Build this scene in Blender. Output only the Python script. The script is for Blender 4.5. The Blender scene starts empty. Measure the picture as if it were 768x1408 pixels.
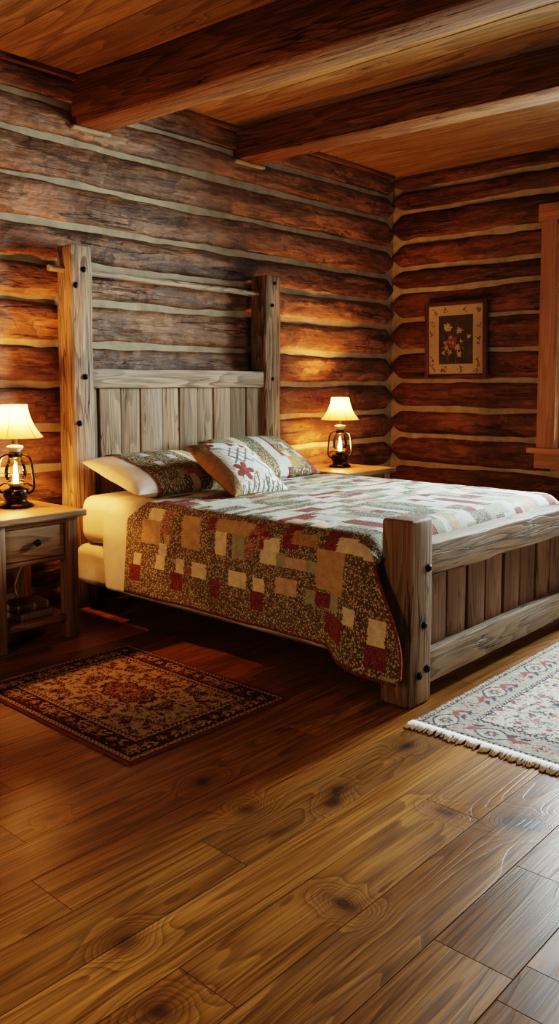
import bpy, bmesh, math, random
import numpy as np
from mathutils import Vector, Matrix, noise, Euler
C = bpy.context.scene.collection
PI = math.pi
rng = random.Random(7)

# ------------------------------------------------------------------ node helpers
class G:
    """small helper for writing shader graphs"""
    def __init__(s, name):
        s.m = bpy.data.materials.new(name); s.m.use_nodes = True
        s.t = s.m.node_tree; s.t.nodes.clear()
        s.out = s.t.nodes.new('ShaderNodeOutputMaterial')
    def n(s, typ, **kw):
        nd = s.t.nodes.new(typ)
        for k, v in kw.items(): setattr(nd, k, v)
        return nd
    def put(s, sock, v):
        if v is None: return
        if isinstance(v, bpy.types.NodeSocket): s.t.links.new(v, sock)
        elif isinstance(v, (tuple, list)) and sock.type == 'RGBA' and len(v) == 3: sock.default_value = (*v, 1)
        else: sock.default_value = v
    def math(s, op, a, b=None, c=None, clamp=False):
        nd = s.n('ShaderNodeMath', operation=op, use_clamp=clamp)
        s.put(nd.inputs[0], a); s.put(nd.inputs[1], b)
        if c is not None: s.put(nd.inputs[2], c)
        return nd.outputs[0]
    def vm(s, op, a, b=None, out=0):
        nd = s.n('ShaderNodeVectorMath', operation=op)
        s.put(nd.inputs[0], a); s.put(nd.inputs[1], b)
        return nd.outputs[out]
    def attr(s, name, out='Vector'):
        return s.n('ShaderNodeAttribute', attribute_name=name).outputs[out]
    def noise(s, v, scale=1., detail=2., rough=.5, out=0):
        nd = s.n('ShaderNodeTexNoise'); s.put(nd.inputs['Vector'], v)
        nd.inputs['Scale'].default_value = scale; nd.inputs['Detail'].default_value = detail
        nd.inputs['Roughness'].default_value = rough
        return nd.outputs[out]
    def voro(s, v, scale=1., feature='F1', out='Distance', rnd=1.):
        nd = s.n('ShaderNodeTexVoronoi', feature=feature); s.put(nd.inputs['Vector'], v)
        nd.inputs['Scale'].default_value = scale; nd.inputs['Randomness'].default_value = rnd
        return nd.outputs[out]
    def ramp(s, f, stops, interp='LINEAR'):
        nd = s.n('ShaderNodeValToRGB'); e = nd.color_ramp; e.interpolation = interp
        while len(e.elements) < len(stops): e.elements.new(.5)
        for el, (p, c) in zip(e.elements, stops):
            el.position = p
            el.color = (c, c, c, 1) if isinstance(c, (int, float)) else (*c, 1)
        s.put(nd.inputs[0], f)
        return nd.outputs[0]
    def mix(s, f, a, b, mode='MIX'):
        nd = s.n('ShaderNodeMix', data_type='RGBA', blend_type=mode)
        s.put(nd.inputs[0], f); s.put(nd.inputs[6], a); s.put(nd.inputs[7], b)
        return nd.outputs[2]
    def bump(s, h, strength=.5, dist=.01, normal=None):
        nd = s.n('ShaderNodeBump'); nd.inputs['Strength'].default_value = strength
        nd.inputs['Distance'].default_value = dist; s.put(nd.inputs['Height'], h)
        if normal is not None: s.put(nd.inputs['Normal'], normal)
        return nd.outputs[0]
    def bsdf(s, color=None, rough=.6, normal=None, metal=0., spec=.5, **kw):
        b = s.n('ShaderNodeBsdfPrincipled')
        s.put(b.inputs['Base Color'], color); s.put(b.inputs['Roughness'], rough)
        s.put(b.inputs['Metallic'], metal); s.put(b.inputs['Specular IOR Level'], spec)
        if normal is not None: s.put(b.inputs['Normal'], normal)
        for k, v in kw.items(): s.put(b.inputs[k.replace('_', ' ')], v)
        return b.outputs[0]
    def done(s, shader):
        s.t.links.new(shader, s.out.inputs[0]); return s.m

def wood(name, dark, mid, light, fig=9., figscale=(.45, 5.), fiber=.5, knot=.6, crack=0., rough=.6,
         bump=.4, grey=None, spec=.3, var=.5, knots=None, hewn=0., coat=0., line=.6, rrough=.12):
    g = G(name)
    A = g.attr('gco'); R = g.attr('rnd', 'Fac')
    low = g.noise(g.vm('MULTIPLY', A, (figscale[0], figscale[1], figscale[1])), 1., 2.2, .45)
    vc = g.vm('MULTIPLY', A, (1.5, 5.5, 5.5))
    vv = g.voro(vc, 1., 'F1', 'Distance'); vcol = g.voro(vc, 1., 'F1', 'Color')
    gate = g.math('GREATER_THAN', g.vm('DOT_PRODUCT', vcol, (1, 0, 0), 1), 1 - knot * .45)
    kd = g.math('MULTIPLY', g.math('SUBTRACT', 1., g.math('MULTIPLY', vv, 3.2), clamp=True), gate)
    field = g.math('ADD', low, g.math('MULTIPLY', g.math('POWER', kd, 2.), .35))
    kcore = g.math('MULTIPLY', g.math('SUBTRACT', kd, .62, clamp=True), 4., clamp=True)
    if knots:
        # knots at given spots of the plank surface (gco x, y pairs), grain bends round them
        acc = None
        for kx, ky, r, sx in knots:
            d = g.vm('LENGTH', g.vm('MULTIPLY', g.vm('SUBTRACT', g.attr('pos'), (kx, ky, 0)), (sx / r, 1 / r, 0)), None, 1)
            e = g.math('EXPONENT', g.math('MULTIPLY', g.math('MULTIPLY', d, d), -.35))
            acc = e if acc is None else g.math('ADD', acc, e)
        acc = g.math('MINIMUM', acc, 1.)
        field = g.math('ADD', field, g.math('MULTIPLY', acc, .38))
        kn = g.math('ADD', acc, g.math('MULTIPLY', g.math('SUBTRACT', g.noise(A, 26., 3.), .5), .35))
        kcore = g.math('MAXIMUM', kcore, g.math('MULTIPLY', g.math('SUBTRACT', kn, .80, clamp=True), 3., clamp=True))
    ring = g.math('FRACT', g.math('MULTIPLY', field, fig))
    rl = g.ramp(ring, [(0., .0), (.12, .1), (.62, .5), (.86, 1.), (.97, .8), (1., .0)])
    fib = g.noise(g.vm('MULTIPLY', A, (3.2, 150., 150.)), 1., 3., .6)
    broad = g.noise(g.vm('MULTIPLY', A, (.7, 4.5, 4.5)), 1.7, 3., .55)
    col = g.mix(g.ramp(broad, [(.28, 0.), (.72, 1.)]), mid, light)
    col = g.mix(g.math('MULTIPLY', rl, line), col, dark)
    fm = g.ramp(fib, [(.3, 1 - fiber * .75), (.68, 1 + fiber * .25)])
    col = g.mix(1., col, fm, 'MULTIPLY')
    if grey is not None:
        gm = g.ramp(g.noise(g.vm('MULTIPLY', A, (1.1, 7., 7.)), 1.3, 4., .6), [(.35, 0.), (.66, 1.)])
        col = g.mix(g.math('MULTIPLY', gm, grey[1]), col, g.mix(1., grey[0], fm, 'MULTIPLY'))
    if knots:
        halo = g.math('MULTIPLY', g.math('SUBTRACT', kn, .38, clamp=True), 1.1, clamp=True)
        col = g.mix(halo, col, tuple(c * .8 for c in dark))
    col = g.mix(g.math('MULTIPLY', kcore, .85), col, tuple(c * .16 for c in dark))
    vf = g.math('ADD', 1 - var * .5, g.math('MULTIPLY', R, var))
    vcc = g.n('ShaderNodeCombineColor'); [g.put(vcc.inputs[i], vf) for i in range(3)]
    col = g.mix(1., col, vcc.outputs[0], 'MULTIPLY')
    h = g.math('ADD', g.math('MULTIPLY', rl, -.35), g.math('MULTIPLY', fib, .6))
    if crack > 0:
        cn = g.noise(g.vm('MULTIPLY', A, (.55, 9., 9.)), 1., 4., .55)
        cl = g.math('ABSOLUTE', g.math('SUBTRACT', cn, .5))
        cm = g.ramp(g.noise(g.vm('MULTIPLY', A, (1.2, 3., 3.)), 1., 1.), [(.48, 0.), (.56, 1.)])
        cl = g.math('MULTIPLY', g.ramp(cl, [(0., 1.), (.006 + .006 * crack, .0)]), cm)
        col = g.mix(g.math('MULTIPLY', cl, .92), col, tuple(c * .10 for c in dark))
        h = g.math('SUBTRACT', h, g.math('MULTIPLY', cl, 1.6))
    nrm = g.bump(h, bump, .004)
    if hewn > 0:
        hv = g.voro(g.vm('ADD', g.vm('MULTIPLY', A, (3., 10., 10.)),
                    g.vm('MULTIPLY', g.noise(A, 9., 2., .5, 1), (1.2, 1.2, 1.2))), 1., 'F1', 'Distance')
        hn = g.noise(g.vm('MULTIPLY', A, (2.5, 12., 12.)), 1., 5., .65)
        nrm = g.bump(g.math('ADD', g.math('MULTIPLY', hv, .6), hn), hewn, .03, nrm)
        fc = g.voro(g.vm('ADD', g.vm('MULTIPLY', A, (3.4, 9., 9.)), g.vm('MULTIPLY', g.noise(A, 12., 3., .6, 1), (1.6, 1.6, 1.6))), 1., 'F1', 'Color')
        fcv = g.vm('DOT_PRODUCT', fc, (1, 0, 0), 1)
        col = g.mix(1., col, g.ramp(fcv, [(.0, .62), (.45, .95), (.85, 1.12), (1., 1.5)]), 'MULTIPLY')
        fine = g.noise(g.vm('MULTIPLY', A, (9., 40., 40.)), 1., 4., .7)
        col = g.mix(1., col, g.ramp(fine, [(.32, .6), (.66, 1.3)]), 'MULTIPLY')
        pale = g.math('MULTIPLY', g.ramp(hn, [(.57, 0.), (.64, 1.)]), .28)
        col = g.mix(pale, col, tuple(min(1, c * 1.9) for c in light))
        pits = g.ramp(hn, [(.30, 1.), (.40, 0.)])
        col = g.mix(g.math('MULTIPLY', pits, .6), col, tuple(c * .35 for c in dark))
    rr = g.math('ADD', rough - rrough / 2, g.math('MULTIPLY', broad, rrough))
    kw = {}
    if coat: kw = dict(Coat_Weight=coat, Coat_Roughness=.22)
    return g.done(g.bsdf(col, rr, nrm, 0., spec, **kw))

def plain(name, color, rough=.5, metal=0., var=.2, scale=30., bump=.15, spec=.5):
    g = G(name)
    co = g.n('ShaderNodeTexCoord').outputs['Object']
    nz = g.noise(co, scale, 4., .6)
    v = g.ramp(nz, [(.3, 1 - var), (.7, 1 + var)])
    c = g.mix(1., color, v, 'MULTIPLY')
    return g.done(g.bsdf(c, g.math('ADD', rough - .08, g.math('MULTIPLY', nz, .16)), g.bump(nz, bump, .003), metal, spec))

FLOOR_KNOTS = [(1.18, 1.569, .035, .75), (1.087, 1.325, .04, .8), (1.861, 2.03, .028, .6), (1.83, 1.79, .035, .8), (2.56, 1.675, .03, .6),
               (2.042, 1.615, .026, .6), (2.13, 1.66, .02, .6), (1.65, 1.262, .05, 1.6), (2.235, 1.315, .045, 1.9), (2.32, 1.135, .04, .9), (2.36, 1.06, .03, .9),
               (2.86, 1.35, .022, .7), (1.39, 2.21, .02, .8), (2.78, 1.55, .02, .8)]
M = {}
M['floor'] = wood('floor_oak', (.075, .027, .005), (.225, .090, .016), (.39, .172, .035), fig=19, figscale=(.42, 4.6), fiber=.8, knot=.12,
                  rough=.34, bump=.2, spec=.30, var=.75, knots=FLOOR_KNOTS, line=.6, coat=.0, rrough=.22)
M['ceil'] = wood('ceiling_pine', (.08, .042, .016), (.20, .118, .050), (.30, .185, .083), fig=13, figscale=(.3, 4.), fiber=.6, knot=.7, rough=.75, bump=.3, var=.45, line=.6, spec=.1)
M['beam'] = wood('beam_fir', (.06, .026, .010), (.155, .074, .030), (.26, .13, .054), fig=14, fiber=.8, knot=.45, crack=.9, rough=.8, bump=.7, var=.2, spec=.08)
M['log'] = wood('hewn_log', (.042, .019, .009), (.125, .060, .029), (.21, .110, .056), fig=7, figscale=(.4, 3.2), fiber=.45, knot=.35, crack=.9, rough=.62,
                bump=.6, hewn=.75, var=.6, line=.5, spec=.3)
M['logred'] = wood('hewn_log_red', (.034, .012, .006), (.105, .042, .020), (.165, .07, .034), fig=7, figscale=(.4, 3.2), fiber=.45, knot=.35, crack=.9, rough=.58,
                bump=.6, hewn=.6, var=.5, line=.5, spec=.3)
M['barn'] = wood('barnwood', (.085, .046, .022), (.27, .17, .092), (.40, .27, .155), fig=17, figscale=(.55, 5.5), fiber=.95, knot=.5, crack=1.1, rough=.72, bump=.9,
                 grey=((.29, .24, .18), .5), var=.25, line=.95, spec=.25)
M['barnrail'] = wood('barnwood_rail', (.06, .035, .018), (.30, .195, .11), (.44, .31, .19), fig=18, figscale=(.45, 6.5), fiber=.6, knot=.4, crack=.6, rough=.7, bump=.7,
                 grey=((.33, .29, .235), .6), var=.2, line=.8, spec=.25)
M['plank'] = wood('headboard_plank', (.08, .044, .022), (.23, .145, .08), (.34, .225, .13), fig=10, figscale=(.5, 7.), fiber=.55, knot=.6, crack=.4, rough=.72, bump=.5,
                  grey=((.24, .205, .155), .45), var=.7, line=.6, spec=.25)
M['fplank'] = wood('footboard_plank', (.06, .03, .014), (.17, .09, .044), (.24, .135, .07), fig=9, figscale=(.5, 7.), fiber=.45, knot=.3, crack=.3, rough=.6, bump=.45,
                   var=.5, line=.5, spec=.3)
M['post'] = wood('foot_post', (.085, .042, .018), (.27, .155, .078), (.39, .24, .125), fig=13, figscale=(.5, 5.), fiber=.6, knot=.4, crack=.9, rough=.66, bump=.7,
                 grey=((.22, .18, .14), .35), var=.1, line=.7, spec=.25)
M['stand'] = wood('nightstand_pine', (.12, .055, .022), (.27, .145, .062), (.37, .215, .10), fig=13, figscale=(.5, 6.), fiber=.7, knot=.4, rough=.55, bump=.4, var=.25, line=.7)
M['trim'] = wood('cedar_trim', (.16, .07, .035), (.34, .165, .09), (.42, .22, .125), fig=8, figscale=(.4, 6.), fiber=.35, knot=.75, rough=.55, bump=.25, var=.2, line=.4)
M['frame'] = wood('frame_wood', (.03, .012, .008), (.08, .035, .022), (.11, .05, .03), fig=8, fiber=.4, knot=.0, rough=.5, bump=.2, var=.1)
M['iron'] = plain('black_iron', (.015, .014, .013), .38, .9, .3)
M['antique'] = plain('lantern_metal', (.035, .026, .018), .3, .85, .5, 40)
M['brass'] = plain('brass', (.55, .38, .14), .3, 1., .2)
M['enamel'] = plain('cream_cap', (.62, .54, .42), .4, 0., .1)
M['sheet'] = plain('white_cotton', (.62, .56, .46), .85, 0., .05, 14, .5, .2)
M['casing'] = plain('pillow_cotton', (.80, .72, .60), .85, 0., .05, 14, .5, .2)
M['mat_paper'] = plain('mat_paper', (.36, .28, .18), .8, 0., .06)
M['art'] = plain('art_ground', (.035, .028, .02), .6, 0., .5, 9)
M['petal'] = plain('petal_ivory', (.34, .29, .185), .7, 0., .6, 110)
M['petalred'] = plain('petal_rust', (.20, .06, .045), .7, 0., .5, 60)
M['leaf'] = plain('leaf_olive', (.13, .11, .05), .7, 0., .4, 60)
M['sprig'] = plain('sprig_plum', (.12, .045, .04), .7, 0., .4, 60)
M['cord'] = plain('cord_plastic', (.45, .40, .33), .5)
M['paper'] = plain('page_paper', (.38, .30, .18), .9, 0., .2, 90)
M['leather'] = plain('book_leather', (.10, .045, .02), .5, 0., .4, 40, .4)
M['leather2'] = plain('book_cloth', (.17, .12, .06), .7, 0., .3, 60, .4)
M['gilt'] = plain('gilt_band', (.33, .2, .06), .4, .5, .3)
M['seam'] = plain('shade_rib', (.24, .12, .045), .8)

def chink():
    g = G('chinking'); co = g.n('ShaderNodeTexCoord').outputs['Object']
    a = g.noise(co, 9., 5., .6); b = g.noise(co, 120., 3., .6)
    c = g.mix(g.ramp(a, [(.3, 0.), (.7, 1.)]), (.21, .168, .11), (.35, .29, .20))
    return g.done(g.bsdf(c, .9, g.bump(g.math('ADD', a, g.math('MULTIPLY', b, .3)), .5, .008), 0., .2))
M['chink'] = chink()

def glass(name, tint=(1, 1, 1), gloss=.12):
    g = G(name); t = g.n('ShaderNodeBsdfTransparent'); t.inputs[0].default_value = (*tint, 1)
    s = g.n('ShaderNodeBsdfGlossy'); s.inputs['Roughness'].default_value = .03
    f = g.n('ShaderNodeFresnel'); f.inputs[0].default_value = 1.45
    m = g.n('ShaderNodeMixShader'); g.put(m.inputs[0], g.math('ADD', f.outputs[0], gloss * .2))
    g.t.links.new(t.outputs[0], m.inputs[1]); g.t.links.new(s.outputs[0], m.inputs[2])
    return g.done(m.outputs[0])
M['glass'] = glass('window_glass'); M['globe'] = glass('lamp_chimney_glass', (1., .95, .86), .25)

def emit(name, col, strength):
    g = G(name); e = g.n('ShaderNodeEmission'); e.inputs[0].default_value = (*col, 1); e.inputs[1].default_value = strength
    return g.done(e.outputs[0])
LAMPC = (1., .42, .115)
M['bulb'] = emit('shade_bulb', LAMPC, 4000.)
M['flame'] = emit('lantern_flame', (1., .46, .14), 1300.)

def shade():
    g = G('lamp_shade_linen'); co = g.n('ShaderNodeTexCoord').outputs['Object']
    nz = g.noise(co, 160., 2.)
    d = g.n('ShaderNodeBsdfDiffuse'); d.inputs[0].default_value = (.50, .37, .2, 1)
    t = g.n('ShaderNodeBsdfTranslucent'); g.put(t.inputs[0], g.mix(nz, (.42, .27, .105), (.50, .33, .14)))
    m = g.n('ShaderNodeMixShader'); m.inputs[0].default_value = .5
    g.t.links.new(d.outputs[0], m.inputs[1]); g.t.links.new(t.outputs[0], m.inputs[2])
    return g.done(m.outputs[0])
M['shade'] = shade()

def fabric(name, floral_scale=95., stitch=85., bump=.35, sheen=0., angle=(.8, .6)):
    """cloth whose patches come from the mesh colours; alpha = how much small flower print"""
    g = G(name)
    a = g.n('ShaderNodeAttribute', attribute_name='col'); uv = g.attr('quv')
    w = g.vm('ADD', uv, g.vm('MULTIPLY', g.noise(uv, 40., 2., .5, 1), (.012, .012, 0)))
    vd = g.voro(w, floral_scale); vc = g.voro(w, floral_scale, 'F1', 'Color')
    pick = g.vm('DOT_PRODUCT', vc, (1, 0, 0), 1)
    dot = g.ramp(pick, [(0., (.50, .43, .29)), (.40, (.36, .10, .06)), (.52, (.12, .14, .07)), (.64, (.52, .46, .32)), (.86, (.38, .28, .15))], 'CONSTANT')
    mask = g.math('MULTIPLY', g.ramp(vd, [(.38, 1.), (.5, 0.)]), a.outputs['Alpha'])
    tone = g.noise(uv, 26., 3.)
    base = g.mix(1., a.outputs['Color'], g.ramp(tone, [(.3, .8), (.7, 1.14)]), 'MULTIPLY')
    small = g.math('MULTIPLY', g.ramp(g.voro(w, floral_scale * 2.3), [(.2, .28), (.4, 0.)]), 1.)
    base = g.mix(small, base, (.20, .12, .07))
    c = g.mix(mask, base, dot)
    sep = g.n('ShaderNodeSeparateXYZ'); g.put(sep.inputs[0], w)
    w2 = g.noise(uv, 14., 2.); lin = g.math('ADD', g.math('MULTIPLY', w2, .11), g.math('ADD', g.math('MULTIPLY', sep.outputs[0], angle[0]), g.math('MULTIPLY', sep.outputs[1], angle[1])))
    st = g.math('ABSOLUTE', g.math('SINE', g.math('MULTIPLY', lin, stitch * PI)))
    st = g.math('POWER', st, .5)
    puck = g.noise(g.vm('MULTIPLY', uv, (1., 1.6, 1.)), 60., 3., .6)
    h = g.math('ADD', g.math('MULTIPLY', st, .6), g.math('MULTIPLY', puck, .9))
    c = g.mix(1., c, g.ramp(st, [(.0, .84), (.4, 1.)]), 'MULTIPLY')
    return g.done(g.bsdf(c, .88, g.bump(h, bump, .008), 0., .2))
M['quilt'] = fabric('patchwork_quilt', 125., 70., .38)
M['shamfab'] = fabric('sham_patchwork', 110., 45., .35)
M['cushfab'] = fabric('cushion_embroidery', 120., 30., .35)

def rugmat(name):
    g = G(name); a = g.n('ShaderNodeAttribute', attribute_name='col'); uv = g.attr('quv')
    nz = g.noise(uv, 420., 3., .7); n2 = g.noise(uv, 60., 3.)
    c = g.mix(1., a.outputs['Color'], g.ramp(nz, [(.25, .55), (.75, 1.35)]), 'MULTIPLY')
    c = g.mix(1., c, g.ramp(n2, [(.3, .82), (.7, 1.12)]), 'MULTIPLY')
    return g.done(g.bsdf(c, .95, g.bump(nz, .8, .004), 0., .12))
M['rug'] = rugmat('woven_rug')
M['fringe'] = plain('fringe_wool', (.86, .82, .72), .95, 0., .12, 90, .3, .1)
M['rugedge'] = plain('rug_binding', (.16, .045, .03), .9, 0., .25, 90, .3, .1)

# ------------------------------------------------------------------ mesh helpers
class MB:
    """collects pieces; each piece keeps grain coordinates (gco) along its own long axis"""
    def __init__(s): s.v = []; s.f = []; s.g = []; s.r = []
    def add(s, verts, faces, axis='x', rnd=None, off=None, gv=None):
        b = len(s.v); rn = rng.random() if rnd is None else rnd
        o = off or (rng.uniform(0, 40), rng.uniform(0, 40), rng.uniform(0, 40))
        for i, p in enumerate(verts):
            s.v.append(tuple(p))
            q = gv[i] if gv else ((p[0], p[1], p[2]) if axis == 'x' else (p[1], p[0], p[2]) if axis == 'y' else (p[2], p[0], p[1]))
            s.g.append((q[0] + o[0], q[1] + o[1], q[2] + o[2])); s.r.append(rn)
        s.f += [tuple(b + i for i in f) for f in faces]
        return s
    def box(s, x0, x1, y0, y1, z0, z1, bev=.004, axis=None, wob=0., cuts=0, seg=2, rnd=None, wf=3., off=None):
        if axis is None:
            d = (x1 - x0, y1 - y0, z1 - z0); axis = 'xyz'[d.index(max(d))]
        bm = bmesh.new(); bmesh.ops.create_cube(bm, size=1)
        for v in bm.verts:
            v.co = Vector(((x0 + x1) / 2 + v.co.x * (x1 - x0), (y0 + y1) / 2 + v.co.y * (y1 - y0), (z0 + z1) / 2 + v.co.z * (z1 - z0)))
        if bev: bmesh.ops.bevel(bm, geom=bm.edges[:], offset=bev, segments=seg, profile=.5, affect='EDGES', clamp_overlap=True)
        if cuts:
            ai = 'xyz'.index(axis); lo, hi = ((x0, x1), (y0, y1), (z0, z1))[ai]
            nv = Vector((0, 0, 0)); nv[ai] = 1
            for k in range(1, cuts + 1):
                p = Vector((0, 0, 0)); p[ai] = lo + (hi - lo) * k / (cuts + 1)
                bmesh.ops.bisect_plane(bm, geom=bm.verts[:] + bm.edges[:] + bm.faces[:], plane_co=p, plane_no=nv)
            # long grooves across the width too
        if wob:
            sd = Vector((rng.uniform(0, 50),) * 3)
            for v in bm.verts:
                v.co += noise.noise_vector(v.co * wf + sd) * wob
        bm.verts.index_update()
        s.add([v.co[:] for v in bm.verts], [[v.index for v in f.verts] for f in bm.faces], axis, rnd, off); bm.free()
        return s
    def tube(s, pts, r, n=10, closed=False, cap=True, flat=None):
        pts = [Vector(p) for p in pts]; rs = r if isinstance(r, (list, tuple)) else [r] * len(pts)
        V = []; F = []; N = len(pts); up = None
        for i, p in enumerate(pts):
            a = pts[(i - 1) % N] if (closed or i > 0) else p; b = pts[(i + 1) % N] if (closed or i < N - 1) else p
            t = (b - a).normalized()
            if up is None: up = Vector((0, 0, 1)) if abs(t.z) < .9 else Vector((1, 0, 0))
            x = up.cross(t).normalized(); y = t.cross(x).normalized(); up = y
            for k in range(n):
                an = 2 * PI * k / n; V.append(p + (x * math.cos(an) + y * math.sin(an) * (flat or 1)) * rs[i])
        for i in range(N if closed else N - 1):
            for k in range(n):
                F.append((i * n + k, i * n + (k + 1) % n, ((i + 1) % N) * n + (k + 1) % n, ((i + 1) % N) * n + k))
        if cap and not closed: F.append(tuple(range(n))[::-1]); F.append(tuple((N - 1) * n + k for k in range(n)))
        return s.add(V, F)
    def lathe(s, prof, n=32, c=(0, 0, 0), cap=True, axis='z', rfun=None, closed=False):
        V = []; F = []; m = len(prof)
        for (r, z) in prof:
            for k in range(n):
                a = 2 * PI * k / n; rr = r * (rfun(a, z) if rfun else 1)
                p = (rr * math.cos(a), rr * math.sin(a), z)
                if axis == 'y': p = (p[0], -p[2], p[1])
                if axis == 'x': p = (-p[2], p[1], p[0])
                V.append((c[0] + p[0], c[1] + p[1], c[2] + p[2]))
        for i in range(m - 1):
            for k in range(n): F.append((i * n + k, i * n + (k + 1) % n, (i + 1) * n + (k + 1) % n, (i + 1) * n + k))
        if closed:
            for k in range(n): F.append(((m - 1) * n + k, (m - 1) * n + (k + 1) % n, (k + 1) % n, k))
        elif cap: F.append(tuple(range(n))[::-1]); F.append(tuple((m - 1) * n + k for k in range(n)))
        return s.add(V, F)
    def build(s, name, mat, parent=None, smooth=True, kind=None, pos=False, angle=.6):
        me = bpy.data.meshes.new(name); me.from_pydata(s.v, [], s.f); me.update()
        a = me.attributes.new('gco', 'FLOAT_VECTOR', 'POINT'); a.data.foreach_set('vector', np.array(s.g, np.float32).ravel())
        a = me.attributes.new('rnd', 'FLOAT', 'POINT'); a.data.foreach_set('value', np.array(s.r, np.float32))
        if pos:
            a = me.attributes.new('pos', 'FLOAT_VECTOR', 'POINT'); a.data.foreach_set('vector', np.array(s.v, np.float32).ravel())
        bm = bmesh.new(); bm.from_mesh(me); bmesh.ops.recalc_face_normals(bm, faces=bm.faces)
        if smooth:
            for f in bm.faces: f.smooth = True
            for e in bm.edges:
                if len(e.link_faces) == 2 and e.calc_face_angle(0) > angle: e.smooth = False
        bm.to_mesh(me); bm.free()
        me.materials.append(M[mat] if isinstance(mat, str) else mat)
        return link(name, me, parent, kind)

def link(name, me, parent=None, kind=None):
    o = bpy.data.objects.new(name, me); C.objects.link(o)
    if parent is not None: o.parent = parent
    if kind: o['kind'] = kind
    return o
def thing(name, label, cat, loc=(0, 0, 0), rz=0, group=None):
    o = bpy.data.objects.new(name, None); C.objects.link(o); o.empty_display_size = .1
    o.location = loc; o.rotation_euler = (0, 0, rz); return tag(o, label, cat, group)
def tag(o, label, cat, group=None):
    o['label'] = label; o['category'] = cat
    if group: o['group'] = group
    return o
def copy_tree(o, parent=None):
    c = o.copy(); C.objects.link(c)
    if parent is not None: c.parent = parent
    for ch in list(o.children): copy_tree(ch, c)
    return c
def grid_mesh(name, P, colors, uv, mat, parent=None, back=None, solid=0., smooth=True):
    """P (n,m,3) points; colors (n-1,m-1,4) one flat colour per cell; uv (n,m,2)"""
    n, m = P.shape[:2]
    idx = np.arange(n * m).reshape(n, m)
    f = np.stack([idx[:-1, :-1], idx[1:, :-1], idx[1:, 1:], idx[:-1, 1:]], -1).reshape(-1, 4)
    me = bpy.data.meshes.new(name)
    me.from_pydata(P.reshape(-1, 3).tolist(), [], f.tolist()); me.update()
    a = me.attributes.new('quv', 'FLOAT_VECTOR', 'POINT')
    q = np.zeros((n * m, 3), np.float32); q[:, :2] = uv.reshape(-1, 2); a.data.foreach_set('vector', q.ravel())
    a = me.attributes.new('col', 'FLOAT_COLOR', 'CORNER')
    a.data.foreach_set('color', np.repeat(colors.reshape(-1, 4), 4, 0).astype(np.float32).ravel())
    if smooth: me.polygons.foreach_set('use_smooth', [True] * len(me.polygons))
    me.materials.append(M[mat])
    o = link(name, me, parent)
    if solid:
        md = o.modifiers.new('thick', 'SOLIDIFY'); md.thickness = solid; md.offset = 0
    return o
def sm(a, b, x):
    t = np.clip((x - a) / (b - a), 0, 1); return t * t * (3 - 2 * t)

# ------------------------------------------------------------------ the room
W, XC, ZC = 4.36, 6.355, 3.155            # crest of the headboard wall, of the right wall, ceiling height
XL, YF = -1.3, -1.9                       # left wall, wall behind the camera
GAP = .03
BACK = [.0, .10, .34, .585, .833, 1.08, 1.337, 1.58, 1.839, 2.06, 2.283, 2.53, 2.778, 2.985, 3.155]
RIGHT = [.0, .13, .375, .619, .88, 1.117, 1.362, 1.62, 1.902, 2.163, 2.347, 2.58, 2.843, 3.03, 3.155]

def log_piece(mb, L, z0, z1, tr, seed, taper=(0, 0), deep=.05, flat=False):
    """one hewn log: length along u, bulging towards the room; tr(u, d, z) places it"""
    r = random.Random(seed)
    n = max(4, int(L / .035)); prof = 16; V = []; F = []; gv = []
    s1, s2, s3 = (r.uniform(0, 90) for _ in range(3))
    for i in range(n + 1):
        u = L * i / n
        lo = z0 + GAP * .5 + .014 * noise.noise(Vector((u * 1.3, s1, 0))) + .007 * noise.noise(Vector((u * 6, s1, 3)))
        hi = z1 - GAP * .5 + .014 * noise.noise(Vector((u * 1.3, s2, 0))) + .007 * noise.noise(Vector((u * 6, s2, 3)))
        e = 1.
        if taper[0]: e = min(e, (u / .085) if u < .085 else 1.)
        if taper[1]: e = min(e, ((L - u) / .085) if L - u < .085 else 1.)
        mid = (lo + hi) / 2; hh = (hi - lo) / 2 * (.38 + .62 * e)
        for k in range(prof + 1):
            a = -PI / 2 + PI * k / prof
            ca, sa = math.cos(a), math.sin(a)
            z = mid + hh * (math.copysign(abs(sa) ** (.75 if not flat else .4), sa))
            d = -.02 + (deep + .018) * (abs(ca) ** (.55 if not flat else .25)) * (.82 + .18 * e)
            d += .014 * noise.noise(Vector((u * 2.2, z * 7, s3))) + .009 * noise.noise(Vector((u * 8, z * 22, s3)))
            V.append(tr(u, d - deep, z)); gv.append((u, d, z))
    m = prof + 1
    for i in range(n):
        for k in range(prof): F.append((i * m + k, (i + 1) * m + k, (i + 1) * m + k + 1, i * m + k + 1))
    F.append(tuple(range(m))); F.append(tuple(n * m + k for k in range(m)))
    mb.add(V, F, gv=gv, rnd=r.random())

def log_wall(name, L, zs, tr, slab, mat, holes=(), taper=(1, 1), seed=0):
    mb = MB(); mb.box(*slab, bev=0)
    wall = mb.build(name, 'chink', kind='structure')
    for j in range(len(zs) - 1):
        z0, z1 = zs[j], zs[j + 1]
        if z1 - z0 < .05: continue
        spans = [(0., L)]
        for (h0, h1, hz0, hz1) in holes:
            if z1 > hz0 + .03 and z0 < hz1 - .03:
                spans = [q for a, b in spans for q in ((a, min(b, h0)), (max(a, h1), b)) if q[1] - q[0] > .05]
        for a, b in spans:
            mb = MB()
            log_piece(mb, b - a, z0, z1, lambda u, d, z: tr(u + a, d, z), seed * 100 + j * 3 + int(a * 7),
                      (taper[0] and a == 0, taper[1] and b == L), flat=(z1 - z0 < .18))
            mb.build('log', mat(j, a), wall, kind='structure')
    return wall

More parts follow.
